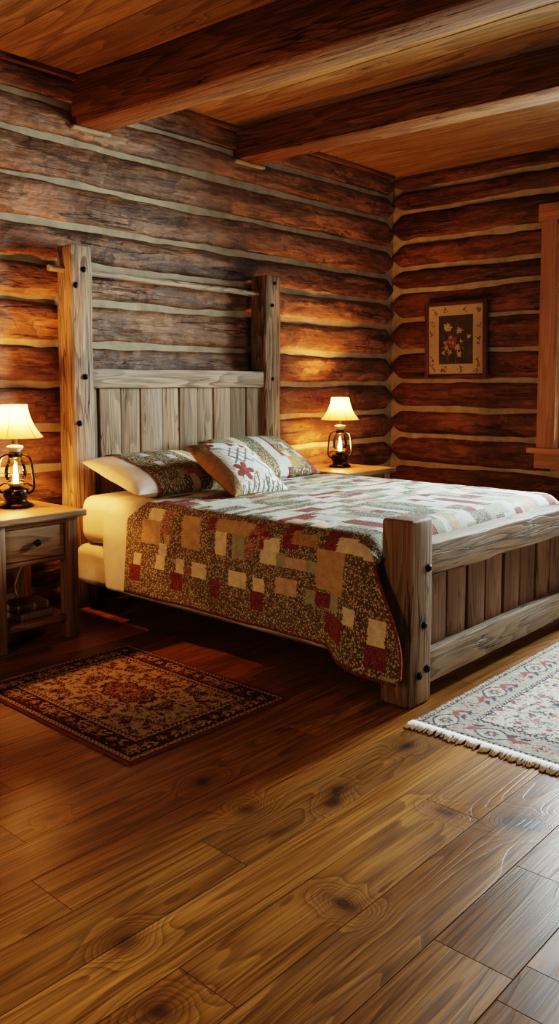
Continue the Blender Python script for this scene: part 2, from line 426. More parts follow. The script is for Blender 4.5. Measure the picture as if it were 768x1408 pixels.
CH = .032   # chinking lies this far behind the log crests
back = log_wall('wall_back', XC + .02 - XL, BACK, lambda u, d, z: (XL + u, W - d, z),
         (XL - .1, XC + .2, W + CH, W + .2, 0, ZC), lambda j, a: 'log', seed=1)
# window openings: (near y, far y, z0, z1)
WINS = [(1.52, 2.835, .83, 2.595), (-1.0, .35, .85, 2.56)]
def wall_with_holes(name, holes):
    """chinking slab of the right wall, cut round its windows"""
    mb = MB(); ys = sorted([YF - .1, W + .1] + [q for h in holes for q in h[:2]])
    x0, x1 = XC + CH, XC + .2
    for a, b in zip(ys[:-1], ys[1:]):
        h = [q for q in holes if abs(q[0] - a) < 1e-6]
        if h: mb.box(x0, x1, a, b, 0, h[0][2], 0); mb.box(x0, x1, a, b, h[0][3], ZC, 0)
        else: mb.box(x0, x1, a, b, 0, ZC, 0)
    return mb.build(name, 'chink', kind='structure')
right = wall_with_holes('wall_right', WINS)
LR = W + .02 - YF
for j in range(len(RIGHT) - 1):
    z0, z1 = RIGHT[j], RIGHT[j + 1]
    spans = [(0., LR)]
    for (y0, y1, hz0, hz1) in WINS:
        a0, a1 = W + .02 - y1 - .03, W + .02 - y0 + .03
        if z1 > hz0 + .03 and z0 < hz1 - .03:
            spans = [q for a, b in spans for q in ((a, min(b, a0)), (max(a, a1), b)) if q[1] - q[0] > .05]
    for a, b in spans:
        mb = MB()
        log_piece(mb, b - a, z0, z1, lambda u, d, z: (XC - d, W + .02 - a - u, z), 300 + j * 5 + int(a * 3), (a == 0, False), flat=(z1 - z0 < .18))
        mb.build('log', 'logred', right, kind='structure')
def simple_wall(name, L, tr, slab, seed, hole=None):
    return log_wall(name, L, BACK, tr, slab, lambda j, a: 'log', holes=[hole] if hole else (), taper=(0, 0), seed=seed)
simple_wall('wall_left', W - YF, lambda u, d, z: (XL + d, YF + u, z), (XL - .2, XL - CH, YF - .1, W + .1, 0, ZC), 5)
# wall behind the camera, with its own window
FW = (3.4, 5.6, .85, 2.56)
mbf = MB()
for q in ((XL - .1, FW[0], 0, ZC), (FW[1], XC + .2, 0, ZC), (FW[0], FW[1], 0, FW[2]), (FW[0], FW[1], FW[3], ZC)):
    mbf.box(q[0], q[1], YF - .2, YF - CH, q[2], q[3], 0)
wf = mbf.build('wall_front', 'chink', kind='structure')
for j in range(len(BACK) - 1):
    z0, z1 = BACK[j], BACK[j + 1]; sp = [(0., XC - XL)]
    if z1 > FW[2] + .03 and z0 < FW[3] - .03: sp = [(0, FW[0] - XL), (FW[1] - XL, XC - XL)]
    for a, b in sp:
        mb = MB(); log_piece(mb, b - a, z0, z1, lambda u, d, z: (XL + a + u, YF + d, z), 700 + j * 3 + int(a)); mb.build('log', 'log', wf, kind='structure')

# floor: one mesh of long boards running along x, joints as in the room
SEAMS = [-1.95, -1.76, -1.57, -1.38, -1.19, -1.0, -.81, -.62, -.43, -.24, -.04, .16, .35, .41, .61, .81, 1.017, 1.212, 1.402, 1.572, 1.76, 1.957, 2.135, 2.318, 2.45, 2.62, 2.785, 2.97,
         3.15, 3.34, 3.52, 3.70, 3.89, 4.07, 4.26, 4.5]
JOINTS = {2.135: [1.254, 3.1, 4.9], 1.76: [1.163, 3.3, 5.2], 1.572: [1.608, 3.6, 5.5], 1.212: [1.207, 2.266, 4.0], .81: [1.687, 2.112, 3.9], 1.957: [-.2, 2.4, 4.3],
          1.402: [.2, 3.05, 4.9], 1.017: [.1, 3.5, 5.0], 1.017: [.3, 3.4], 2.318: [.7, 2.9, 4.4], 2.45: [1.4, 3.4], 2.62: [.6, 2.2, 4.2]}
RND = {2.135: .25, 1.957: .55, 1.76: .45, 1.572: .42, 1.402: .62, 1.212: .85, 1.017: .25, .81: .5, 2.318: .5, 2.45: .3, 2.62: .6}
mb = MB()
for i in range(len(SEAMS) - 1):
    y0, y1 = SEAMS[i], SEAMS[i + 1]
    xs = [XL - .1] + JOINTS.get(y0, sorted(rng.uniform(-1, 6) for _ in range(3))) + [XC + .15]
    for k in range(len(xs) - 1):
        if xs[k + 1] - xs[k] < .05: continue
        base = RND.get(y0, rng.uniform(.15, .8)) + (k % 2) * .22 * (-1) ** i
        mb.box(xs[k] + .0006, xs[k + 1] - .0006, y0 + .0008, y1 - .0008, -.02, 0., .0007, 'x', seg=1, rnd=max(0, min(1, base)))
mb.box(XL - .2, XC + .2, YF - .2, W + .2, -.06, -.018, 0)
floor = mb.build('floor', 'floor', kind='structure', pos=True, smooth=False)

# ceiling boards run along y
mb = MB()
cx = [XL - .2, -.9, -.62, -.34, -.06, .22, .5, .78, 1.06, 1.34, 1.61, 1.88, 2.15, 2.425, 2.72, 3.03, 3.33, 3.63, 3.985, 4.2, 4.52, 4.83, 5.15, 5.45, 5.74, 6.04, 6.6]
for a, b in zip(cx[:-1], cx[1:]):
    mb.box(a + .0025, b - .0025, YF - .2, W + .2, ZC, ZC + .03, .003, 'y', seg=1)
mb.box(XL - .2, XC + .2, YF - .2, W + .2, ZC + .028, ZC + .06, 0)
mb.build('ceiling', 'ceil', kind='structure', smooth=False)
def beam(x0, x1, z0, n):
    mb = MB(); L = W - YF + .1
    mb.box(0, x1 - x0, -L, .06, z0 - ZC, .0, .012, 'y', .006, 40, wf=2.2)
    o = mb.build('ceiling_beam', 'beam', kind='structure'); o.location = (x0, W, ZC); o.rotation_euler = (0, 0, math.radians(2.7))
beam(3.005, 3.225, 2.872, 1); beam(4.372, 4.60, 2.935, 2)
for k, (x0, x1) in enumerate(((.35, .58), (1.66, 1.88), (5.76, 5.98))):
    if x1 < 3: beam(x0, x1, 2.90, k)
# thin ledge boards where the headboard wall meets the ceiling, pale chinking seats under the beam ends
mb = MB(); mb.box(XL, 6.30, W - .045, W - .004, ZC - .03, ZC - .002, .004, 'x', .002, 30)
mb.build('trim_1', 'beam', kind='structure')
mb = MB()
for a, b, z in ((2.985, 3.26, 2.85), (4.35, 4.65, 2.913)): mb.box(a, b, W - .028, W + .03, z, z + .022, .008, 'x', .004, 4)
mb.build('trim_2', 'chink', kind='structure')

# windows -------------------------------------------------------------------
def window(n, y0, y1, z0, z1):
    root = bpy.data.objects.new('window_%d' % n, None); C.objects.link(root); root['kind'] = 'structure'
    root.location = (XC, (y0 + y1) / 2, z0)
    X = lambda d: -d
    h = z1 - z0; w = (y1 - y0) / 2; xi = -.028
    mb = MB()
    for sgn in (-1, 1):
        a, b = sorted((sgn * (w + .125), sgn * w))
        mb.box(xi, .005, a, b, 0, h, .004, 'z')
    mb.box(xi - .006, .005, -w - .15, w + .15, h, h + .135, .004, 'y')
    mb.build('casing', 'trim', root, kind='structure')
    mb = MB(); mb.box(-.075, .10, -w - .185, w + .185, -.045, 0, .006, 'y'); mb.build('window_sill', 'trim', root, kind='structure')
    mb = MB(); mb.box(xi, .005, -w - .14, w + .14, -.165, -.045, .004, 'y'); mb.build('apron', 'trim', root, kind='structure')
    mb = MB()
    for sgn in (-1, 1):
        a, b = sorted((sgn * w, sgn * (w - .022))); mb.box(-.02, .2, a, b, 0, h, .002, 'z')
    mb.box(-.02, .2, -w, w, h - .022, h, .002, 'y')
    mb.build('jamb', 'trim', root, kind='structure')
    mb = MB(); f = .05
    for sgn in (-1, 1):
        a, b = sorted((sgn * (w - .022), sgn * (w - .022 - f))); mb.box(.06, .10, a, b, 0, h - .022, .003, 'z')
    mb.box(.06, .10, -w + .02, w - .02, 0, f, .003, 'y'); mb.box(.06, .10, -w + .02, w - .02, h - .022 - f, h - .022, .003, 'y')
    mb.box(.062, .098, -w + .02, w - .02, h / 2 - .02, h / 2 + .02, .003, 'y'); mb.box(.065, .095, -.012, .012, 0, h - .03, .002, 'z')
    mb.build('window_frame', 'trim', root, kind='structure')
    mb = MB(); mb.box(.078, .082, -w + .03, w - .03, .02, h - .04, 0); mb.build('pane', 'glass', root, kind='structure')
    return root
window(1, *WINS[0]); window(2, *WINS[1])
w3 = window(3, -1.1, 1.1, .85, 2.56); w3.location = ((FW[0] + FW[1]) / 2, YF, .85); w3.rotation_euler = (0, 0, -PI / 2)

# ------------------------------------------------------------------ bed
bed = thing('bed', 'rustic timber bed frame with tall posts and plank headboard', 'bed', (3.74, 4.25, 0))
ox, oy = 3.74, 4.25
def B(mb, x0, x1, y0, y1, z0, z1, **k): return mb.box(x0 - ox, x1 - ox, y0 - oy, y1 - oy, z0, z1, **k)
def bolt(parent, x, z, y, r=.0135):
    mb = MB()
    mb.lathe([(r * 1.25, 0), (r * 1.3, .003), (r, .0045), (r * .98, .009), (r * .55, .0135), (.001, .0145)], 14, (x - ox, y - oy, z), axis='y')
    mb.build('bolt', 'iron', parent)
p = B(MB(), 2.84, 2.987, 4.18, 4.33, 0, 2.137, bev=.012, axis='z', wob=.009, cuts=22).build('headboard_post', 'barn', bed)
for x, z in ((2.925, 2.004), (2.868, 1.909), (2.924, 1.381), (2.878, 1.108)): bolt(p, x, z, 4.178)
p = B(MB(), 4.482, 4.645, 4.18, 4.33, 0, 2.122, bev=.012, axis='z', wob=.009, cuts=22).build('headboard_post', 'barn', bed)
for x, z in ((4.575, 2.065), (4.55, 1.905), (4.553, 1.373)): bolt(p, x, z, 4.178, .011)
B(MB(), 2.97, 4.50, 4.195, 4.30, 1.312, 1.428, bev=.008, axis='x', wob=.006, cuts=16).build('headboard_rail', 'barnrail', bed)
B(MB(), 2.98, 4.49, 4.20, 4.30, .30, .42, bev=.008, axis='x', wob=.004, cuts=8).build('headboard_rail', 'barn', bed)
pl = [2.988, 3.213, 3.367, 3.547, 3.691, 3.853, 4.002, 4.165, 4.326, 4.482]
pl[0] = 3.05
B(MB(), 2.986, 3.05, 4.235, 4.285, .3, 1.312, bev=.004, axis='z', rnd=.2).build('headboard_plank', 'plank', bed)
prn = [.62, .35, .55, .8, .42, .68, .95, .3, .45]
for i in range(9):
    B(MB(), pl[i] + .003, pl[i + 1] - .003, 4.222 + .006 * (i % 2), 4.27, .36, 1.313, bev=.006, axis='z', wob=.003, cuts=8, rnd=prn[i]).build('headboard_plank', 'plank', bed)
mb = MB(); mb.tube([(2.74 - ox + i * .149, 4.255 - oy + .004 * math.sin(i * 1.7), 2.003 - .0016 * i + .003 * math.sin(i * 2.1)) for i in range(13)], .019, 10)
mb.build('rod', 'barnrail', bed)
# footboard
p = B(MB(), 2.85, 3.012, 1.85, 2.0, 0, .785, bev=.014, axis='z', wob=.006, cuts=12, seg=3).build('footboard_post', 'post', bed)
for x, z in ((2.972, .579), (2.944, .341), (2.972, .148), (2.914, .131)): bolt(p, x, z, 1.848)
p = B(MB(), 4.61, 4.77, 1.85, 2.0, 0, .785, bev=.014, axis='z', wob=.006, cuts=12, seg=3).build('footboard_post', 'post', bed)
for x, z in ((4.645, .579), (4.67, .341), (4.65, .148)): bolt(p, x, z, 1.848)
B(MB(), 3.0, 4.63, 1.872, 1.975, .525, .672, bev=.01, axis='x', wob=.006, cuts=20, seg=3).build('footboard_rail', 'barnrail', bed)
B(MB(), 3.0, 4.63, 1.872, 1.985, .062, .205, bev=.008, axis='x', wob=.004, cuts=16).build('footboard_rail', 'barnrail', bed)
fp = [3.008, 3.129, 3.363, 3.547, 3.72, 3.909, 4.11, 4.309, 4.487]
fp = [3.008, 3.243, 3.423, 3.60, 3.78, 3.96, 4.14, 4.315, 4.47, 4.615]
frn = [.35, .7, .3, .85, .5, .25, .65, .4, .6]
for i in range(9):
    B(MB(), fp[i] + .006, fp[i + 1] - .006, 1.915 + .004 * (i % 2), 1.955, .19, .522, bev=.013, axis='z', wob=.003, cuts=4, rnd=frn[i]).build('footboard_plank', 'fplank', bed)
for x0, x1 in ((3.10, 3.15), (4.33, 4.38)):
    B(MB(), x0, x1, 1.99, 4.19, .06, .148, bev=.006, axis='y').build('side_rail', 'barn', bed)
for y in (2.5, 3.05, 3.6):
    B(MB(), 2.90, 4.58, y, y + .09, .148, .164, bev=.003, axis='x').build('slat', 'stand', bed)

def soft_box(x0, x1, y0, y1, z0, z1, r, seed=0, wr=.004, n=40):
    """rounded, slightly wrinkled upholstered block"""
    bm = bmesh.new(); bmesh.ops.create_cube(bm, size=1)
    bmesh.ops.subdivide_edges(bm, edges=bm.edges[:], cuts=n, use_grid_fill=True)
    c = Vector(((x0 + x1) / 2, (y0 + y1) / 2, (z0 + z1) / 2)); h = Vector(((x1 - x0) / 2, (y1 - y0) / 2, (z1 - z0) / 2))
    for v in bm.verts:
        # denser rows near the edges
        q = Vector([math.copysign(abs(2 * a) ** .6, a) for a in v.co])
        pnt = Vector((q.x * h.x, q.y * h.y, q.z * h.z))
        inner = Vector([max(-h[i] + r, min(h[i] - r, pnt[i])) for i in range(3)])
        d = pnt - inner
        if d.length > 1e-6: pnt = inner + d.normalized() * r * min(1, max(abs(d[i]) for i in range(3)) / r)
        nn = d.normalized() if d.length > 1e-6 else Vector((0, 0, 0))
        w = noise.noise(Vector((pnt.x * 5, pnt.y * 5, pnt.z * 9 + seed))) * wr + noise.noise(Vector((pnt.x * 14, pnt.y * 14, pnt.z * 22 + seed))) * wr * .35
        v.co = c + pnt + nn * w
    bm.verts.index_update()
    mb = MB(); mb.add([v.co[:] for v in bm.verts], [[v.index for v in f.verts] for f in bm.faces]); bm.free()
    return mb
tag(soft_box(2.822, 4.66, 2.03, 4.135,   .414, .692, .075, 3, .006).build('mattress', 'sheet', angle=2), 'thick mattress in cream fitted sheet on the timber bed', 'mattress')
tag(soft_box(2.812, 4.67, 2.03, 4.165, .170, .404, .05, 9, .007).build('box_spring', 'sheet', angle=2), 'cream covered box spring below the mattress', 'box spring')

# sheet and quilt share one drape: s runs from the left hem over the top to the right hem
def profile(side0, ztop, rad, zb, xe=2.80, inset=0.):
    """cross-section points (x, z) resampled every cm"""
    L = []
    xl, xr = xe, 7.48 - xe
    pts = [(xl - .022, zb), (xl - .008, zb + .22), (xl, ztop - rad - .02)]
    for k in range(1, 9):
        a = PI / 2 * k / 8; pts.append((xl + rad - rad * math.cos(a), ztop - rad + rad * math.sin(a)))
    pts += [(xl + rad + .2, ztop + .006), (3.74, ztop + .010)]
    pts = pts + [(7.48 - x, z) for x, z in pts[-2::-1]]
    P = [Vector(q) for q in pts]; acc = [0.]
    for a, b in zip(P[:-1], P[1:]): acc.append(acc[-1] + (b - a).length)
    N = int(acc[-1] / .0125); out = []
    for i in range(N + 1):
        s = acc[-1] * i / N; k = max(j for j in range(len(acc)) if acc[j] <= s + 1e-9); k = min(k, len(P) - 2)
        t = (s - acc[k]) / (acc[k + 1] - acc[k]); out.append((s, *(P[k].lerp(P[k + 1], t))))
    return out

COL = dict(D=(.13, .10, .05), T=(.46, .31, .165), C=(.68, .57, .40), S=(.33, .33, .23), B=(.18, .032, .028), R=(.28, .12, .065), G=(.38, .23, .09),
           P=(.52, .36, .25), F=(.12, .085, .045), H=(.26, .16, .075), K=(.08, .10, .085), W=(.54, .55, .48))
FLOR = dict(D=1., T=.15, C=0., S=.1, B=.18, R=.8, G=.35, P=.05, F=1., H=0., K=.9, W=.05)
HANG = [('C', 3.29, 3.45, 0.63, 0.70), ('T', 3.35, 3.5, 0.50, 0.63), ('R', 3.25, 3.34, 0.57, 0.70), ('T', 3.28, 3.32, 0.52, 0.57), ('C', 3.3, 3.36, 0.45, 0.51), ('C', 3.31, 3.38, 0.38, 0.45), ('D', 3.19, 3.28, 0.45, 0.68), ('T', 3.05, 3.19, 0.51, 0.68), ('C', 3.5, 3.56, 0.38, 0.44), ('B', 3.5, 3.59, 0.29, 0.38), ('C', 3.17, 3.23, 0.38, 0.45), ('R', 3.11, 3.17, 0.38, 0.43), ('C', 3.0, 3.11, 0.38, 0.45), ('B', 3.18, 3.26, 0.29, 0.38), ('B', 2.92, 3.0, 0.63, 0.70), ('T', 2.69, 2.94, 0.63, 0.69), ('C', 2.86, 2.94, 0.52, 0.63), ('D', 2.79, 2.86, 0.53, 0.63), ('S', 2.74, 2.82, 0.52, 0.63), ('R', 2.68, 2.74, 0.52, 0.62), ('C', 2.54, 2.64, 0.51, 0.58), ('C', 2.72, 2.84, 0.38, 0.45), ('B', 2.9, 2.97, 0.3, 0.39), ('C', 2.61, 2.68, 0.38, 0.45), ('B', 2.61, 2.69, 0.29, 0.38), ('C', 2.52, 2.62, 0.52, 0.64), ('S', 2.47, 2.54, 0.51, 0.58), ('P', 2.36, 2.48, 0.51, 0.59), ('S', 2.29, 2.36, 0.5, 0.58), ('D', 2.28, 2.49, 0.57, 0.64), ('D', 2.31, 2.67, 0.44, 0.52), ('B', 2.41, 2.5, 0.6, 0.72), ('G', 2.3, 2.45, 0.63, 0.69), ('D', 2.27, 2.41, 0.68, 0.74), ('B', 2.15, 2.26, 0.63, 0.73), ('C', 2.09, 2.19, 0.63, 0.69), ('C', 1.99, 2.11, 0.62, 0.68), ('T', 2.14, 2.3, 0.45, 0.63), ('D', 2.04, 2.14, 0.47, 0.63), ('P', 2.41, 2.54, 0.39, 0.46), ('S', 2.3, 2.36, 0.38, 0.44), ('B', 2.21, 2.3, 0.38, 0.44), ('S', 2.16, 2.21, 0.38, 0.45), ('B', 2.13, 2.23, 0.28, 0.37), ('C', 2.07, 2.13, 0.36, 0.43), ('F', 1.80, 2.06, .1, .62), ('C', 1.91, 2.0, 0.33, 0.42), ('B', 1.90, 2.01, 0.25, 0.33), ('S', 1.84, 1.93, 0.15, 0.24)]
prof = profile(0, .705, .085, .215, 2.797)
ns = len(prof); T = 1.80; nt = 250
# top-side patchwork: strips and squares, a pale mix that paints in bright daylight
tr_ = random.Random(21)
tops = []
for by in range(0, 36):
    x0 = 2.7 - tr_.random() * .2
    while x0 < 4.75:
        L_ = tr_.choice((.10, .16, .22, .30)); y0 = 1.9 + by * .05
        tops.append((tr_.choices('WCSKDBPT', (9, 3, 6, 5.5, 2.2, 1.8, 2, 1))[0], y0, y0 + .05, x0, x0 + L_))
        x0 += L_
x0 = 2.7
while x0 < 4.8:
    w_ = tr_.choice((.05, .07, .09)); y0 = 1.85; ty = tr_.choice('WKWSBWKSPW')
    while y0 < 2.5:
        l_ = tr_.choice((.12, .2, .28)); tops.append((ty, y0, min(2.55, y0 + l_), x0, x0 + w_)); y0 += l_; ty = tr_.choice('WKWSBWKSPW')
    x0 += w_
for k in range(70):
    x0, y0 = tr_.uniform(2.8, 4.6), tr_.uniform(1.95, 3.4); w_ = tr_.choice((.05, .07, .1))
    tops.append((tr_.choices('WKBSC', (4, 4, 3, 3, 2))[0], y0, y0 + w_, x0, x0 + w_ * tr_.choice((1, 1.5))))
P = np.zeros((ns, nt + 1, 3)); UV = np.zeros((ns, nt + 1, 2)); cols = np.zeros((ns - 1, nt, 4))
Yn = np.zeros((ns, nt + 1))
for i, (s, x, z) in enumerate(prof):
    hang = 1 if x < 2.87 or x > 4.61 else 0
    hz = float(np.clip((.66 - z) / .44, 0, 1)) if hang else 0.
    left = x < 3.7
    top = float(sm(.60, .70, z))
    head = 3.63 - .10 * float(sm(.60, .70, z)) + .12 * float(sm(2.87, 3.1, x)) * (1 if left else 1)
    foot_hang = 2.0 - .17 * float(sm(.0, .85, hz)) + .02 * (1 if hz > .97 else 0)
    if not left: foot_hang = 2.03
    foot = foot_hang * (1 - top) + 1.90 * top
    for j in range(nt + 1):
        t = j / nt; y = head + (foot - head) * t; Yn[i, j] = y
        px_, py_, pz_ = x, y, z
        # folds of the hanging side
        f = math.sin(y * 9 + 1.2) * .5 + math.sin(y * 21 + .4) * .25 + noise.noise(Vector((y * 3, z * 2, 5)))
        sg = -1 if left else 1
        px_ += sg * (.010 * f * hz + .002 * f)
        if hz > 0 and left:
            c = float(sm(2.24, 2.12, y)) if y < 2.3 else 0.
            px_ -= .03 * c * hz ** .7; pz_ -= .085 * c * hz ** 1.5 * float(sm(2.25, 2.0, y) * .6 + .4)
        # round down behind the foot rail (top only)
        if top > 0:
            k = max(0., 2.10 - y) / .20
            if k > 0:
                yy = 2.10 - .088 * math.sin(min(k, 1) * PI / 2); zz = -.10 * (1 - math.cos(min(k, 1) * PI / 2))
                py_ = y * (1 - top) + yy * top; pz_ += zz * top
                if top < .999 and py_ < 2.012 and px_ > 2.835: py_ = 2.012
        w = noise.noise(Vector((px_ * 6, py_ * 6, 1))) * .004 + noise.noise(Vector((px_ * 17, py_ * 17, 2))) * .0016
        pz_ += w * top
        P[i, j] = (px_, py_, pz_); UV[i, j] = (s, y)
for i in range(ns - 1):
    s, x, z = prof[i]; s2, x2, z2 = prof[i + 1]; zm = (z + z2) / 2; xm = (x + x2) / 2
    for j in range(nt):
        y = (Yn[i, j] + Yn[i + 1, j + 1]) / 2; ty = 'D'
        if xm < 2.86 or xm > 4.62:
            zz = zm + (xm - 2.80) * .5 if xm < 2.86 and zm > .66 else zm
            for q in HANG:
                if q[1] <= y < q[2] and q[3] <= zz < q[4]: ty = q[0]
            dy, dz = y - 2.645, zz - .645
            a = math.atan2(dz, dy); rr = math.hypot(dy, dz)
            if rr < .035 + .035 * abs(math.cos(2 * a)) ** 2: ty = 'B' if int((a + PI) / (PI / 4)) % 2 else 'R'
            if i < 1: ty = 'B'
        else:
            for q in tops:
                if q[1] <= y < q[2] and q[3] <= xm < q[4]: ty = q[0]
        if j < 1: ty = 'K'
        if j >= nt - 1 and zm < .6: ty = 'B'
        cols[i, j] = (*COL[ty], FLOR[ty])
q = grid_mesh('quilt', P, cols, UV, 'quilt', solid=.012)
tag(q, 'patchwork quilt in floral green, cream and burgundy hanging over the bed side', 'quilt')

# cream flat sheet folded out between mattress head and quilt
prof = profile(0, .696, .085, .20, 2.806)
ns = len(prof); nt = 40
P = np.zeros((ns, nt + 1, 3))
for i, (s, x, z) in enumerate(prof):
    hz = float(np.clip((.66 - z) / .46, 0, 1))
    y0 = 3.865 - .05 * hz + (.0 if x > 2.9 else 0) + .02 * math.sin(s * 9); y1 = 3.40
    for j in range(nt + 1):
        y = y0 + (y1 - y0) * j / nt
        f = math.sin(y * 34 + s * 3) * .5 + noise.noise(Vector((y * 9, z * 3, 8)))
        sg = -1 if x < 3.7 else 1
        P[i, j] = (x + sg * f * .009 * (hz + .12), y, z + .002 * noise.noise(Vector((x * 8, y * 8, 0))))
mb = MB(); idx = lambda i, j: i * (nt + 1) + j
mb.add(P.reshape(-1, 3).tolist(), [(idx(i, j), idx(i + 1, j), idx(i + 1, j + 1), idx(i, j + 1)) for i in range(ns - 1) for j in range(nt)])
o = mb.build('flat_sheet', 'sheet', angle=2); md = o.modifiers.new('thick', 'SOLIDIFY'); md.thickness = .003; md.offset = 0
tag(o, 'cream flat sheet draped between pillows and the quilt edge', 'bed sheet')

# ------------------------------------------------------------------ pillows
def pillow_grid(a, b, h, n, m, ear=.07, seed=0, u0=-1., scale=1., wr=.006, power=.5):
    """closed cushion: (2n+1 rows around) returned as one grid that runs front then back"""
    P = np.zeros((2 * n + 1, m + 1, 3)); UV = np.zeros((2 * n + 1, m + 1, 2))
    for i in range(2 * n + 1):
        front = i <= n
        vv = -1 + 2 * i / n if front else 1 - 2 * (i - n) / n
        vv = math.sin(vv * PI / 2) * .35 + vv * .65
        for j in range(m + 1):
            uu = u0 + (1 - u0) * j / m
            uu_ = math.sin(uu * PI / 2) * .35 + uu * .65 if u0 == -1 else uu
            t = max(0, (1 - abs(uu_) ** 2.6) * (1 - abs(vv) ** 2.6)) ** power
            x = a * uu_ * (1 - ear * (1 - vv * vv)); y = b * vv * (1 - ear * (1 - uu_ * uu_))
            z = h * t * (1 if front else -1)
            w = noise.noise(Vector((x * 7, y * 7, seed + (0 if front else 9)))) * wr + noise.noise(Vector((x * 18, y * 18, seed))) * wr * .4
            z += w * min(1, t * 2)
            P[i, j] = (x * scale, y * scale, z * scale); UV[i, j] = (a * uu_ + seed, b * vv + (0 if front else 3))
    return P, UV
def patch_cols(P, fn):
    n, m = P.shape[0] - 1, P.shape[1] - 1; c = np.zeros((n, m, 4)); h = n // 2
    for i in range(n):
        for j in range(m):
            mid = (P[i, j] + P[i + 1, j + 1]) / 2
            ty = fn(mid[0], mid[1], i < h); c[i, j] = (*COL[ty], FLOR[ty])
    return c
def orient(root, loc, rx, rz=0, ry=0):
    root.location = loc; root.rotation_euler = (rx, ry, rz)

# left pillow: cream case with a patchwork sham pulled over most of it
r1 = thing('pillow', 'cream pillow half covered by a patchwork sham, left end of the bed', 'pillow', group='bed pillows')
P, UV = pillow_grid(.405, .27, .085, 26, 44, .06, 3)
mb = MB(); n_, m_ = P.shape[:2]
mb.add(P.reshape(-1, 3).tolist(), [(i * m_ + j, (i + 1) * m_ + j, (i + 1) * m_ + j + 1, i * m_ + j + 1) for i in range(n_ - 1) for j in range(m_ - 1)])
mb.build('pillowcase', 'casing', r1, angle=2)
sh = [('T', .20, .31, -.3, .3), ('C', .16, .20, -.3, .3), ('W', -.12, -.06, .07, .14), ('W', -.13, -.07, -.10, -.03), ('R', .0, .05, -.2, -.13), ('C', .0, .06, -.27, -.20), ('G', .05, .11, -.23, -.17), ('W', .02, .08, .16, .22),
      ('W', .03, .085, -.02, .05), ('K', -.06, .02, .0, .07), ('S', -.2, -.15, .15, .25), ('C', .22, .27, -.06, .0), ('B', .22, .28, -.16, -.10), ('S', -.05, .0, -.2, -.14)]
def f1(x, y, fr):
    if x < -.235: return 'B'
    ty = 'D'
    for q in sh:
        if q[1] <= x < q[2] and q[3] <= y < q[4]: ty = q[0]
    return ty
P, UV = pillow_grid(.405, .27, .085, 46, 70, .06, 3, -.62, 1.035)
grid_mesh('sham', P, patch_cols(P, f1), UV, 'shamfab', r1)
orient(r1, (3.225, 3.835, .816), math.radians(16), math.radians(1))

r2 = thing('pillow', 'patchwork sham pillow propped at the right end of the headboard', 'pillow', group='bed pillows')
sh2 = [('W', -.02, .06, -.3, .3), ('K', -.12, -.04, -.05, .2), ('B', .06, .085, -.3, .3), ('S', .085, .16, .02, .3), ('G', .10, .17, -.2, -.02), ('W', .17, .22, -.03, .05), ('W', .23, .28, -.12, -.04), ('W', .11, .16, -.12, -.06), ('G', .17, .23, -.2, -.1),
       ('W', .05, .10, -.2, -.12), ('B', .28, .34, -.24, -.14), ('S', -.3, -.2, -.2, .2), ('C', -.2, -.14, -.3, .3)]
def f2(x, y, fr):
    ty = 'D'
    for q in sh2:
        if q[1] <= x < q[2] and q[3] <= y < q[4]: ty = q[0]
    return ty
P, UV = pillow_grid(.375, .245, .09, 46, 80, .06, 11)
grid_mesh('sham', P, patch_cols(P, f2), UV, 'shamfab', r2)
orient(r2, (4.09, 3.865, .842), math.radians(28), math.radians(-1))

r3 = thing('cushion', 'square cream cushion with embroidered flowers leaning on the pillows', 'cushion')
S_ = .235
def seg(x, y, a, b, w):
    ax, ay = a; bx, by = b; dx, dy = bx - ax, by - ay; t = max(0, min(1, ((x - ax) * dx + (y - ay) * dy) / (dx * dx + dy * dy)))
    return math.hypot(x - ax - t * dx, y - ay - t * dy) < w
lines = []
for k in range(4):
    lines += [((-.10 + .07 * k, .10), (-.03 + .07 * k, .03)), ((-.03 + .07 * k, .10), (-.10 + .07 * k, .03))]
    lines += [((-.10 + .07 * k, .03), (-.03 + .07 * k, -.04)), ((-.03 + .07 * k, .03), (-.10 + .07 * k, -.04))] if k in (0, 1) else []
lines += [((-.19, .14), (-.10, .10)), ((.18, .10), (.22, .16)), ((.06, -.02), (.12, -.11)), ((.12, -.11), (.10, -.16)), ((-.02, -.2), (.0, -.12)), ((.05, -.2), (.06, -.15))]
for k in range(9): lines.append(((-.16 + .042 * k, -.225), (-.15 + .042 * k + .01 * (k % 3), -.225 + .03 + .03 * ((k * 7) % 3) / 2)))
fl_ = [(-.08, -.10, .07, 5), (.16, -.01, .035, 3), (.02, .15, .035, 3), (.10, .13, .03, 3), (-.15, .16, .04, 3), (.185, -.15, .03, 4)]
def f3(x, y, fr):
    if not fr: return 'H'
    if x < -.165: return 'F' if y > .15 else 'H'
    for cx_, cy_, r_, k in fl_:
        a = math.atan2(y - cy_, x - cx_); d = math.hypot(x - cx_, y - cy_)
        if d < r_ * (.45 + .55 * abs(math.cos(a * k / 2 + .4))): return 'B'
    for a, b in lines:
        if seg(x, y, a, b, .0066): return 'K'
    h = noise.noise(Vector((x * 55, y * 55, 2)))
    if y < -.12 and h > .22: return 'R' if noise.noise(Vector((x * 20, y * 20, 7))) > 0 else 'S'
    if h > .42: return 'P'
    return 'W'
P, UV = pillow_grid(S_, S_, .085, 100, 100, .07, 5)
cc = patch_cols(P, f3); cc[..., 3] *= .25
grid_mesh('cover', P, cc, UV, 'cushfab', r3)
orient(r3, (3.455, 3.445, .845), math.radians(33), math.radians(2), math.radians(2))

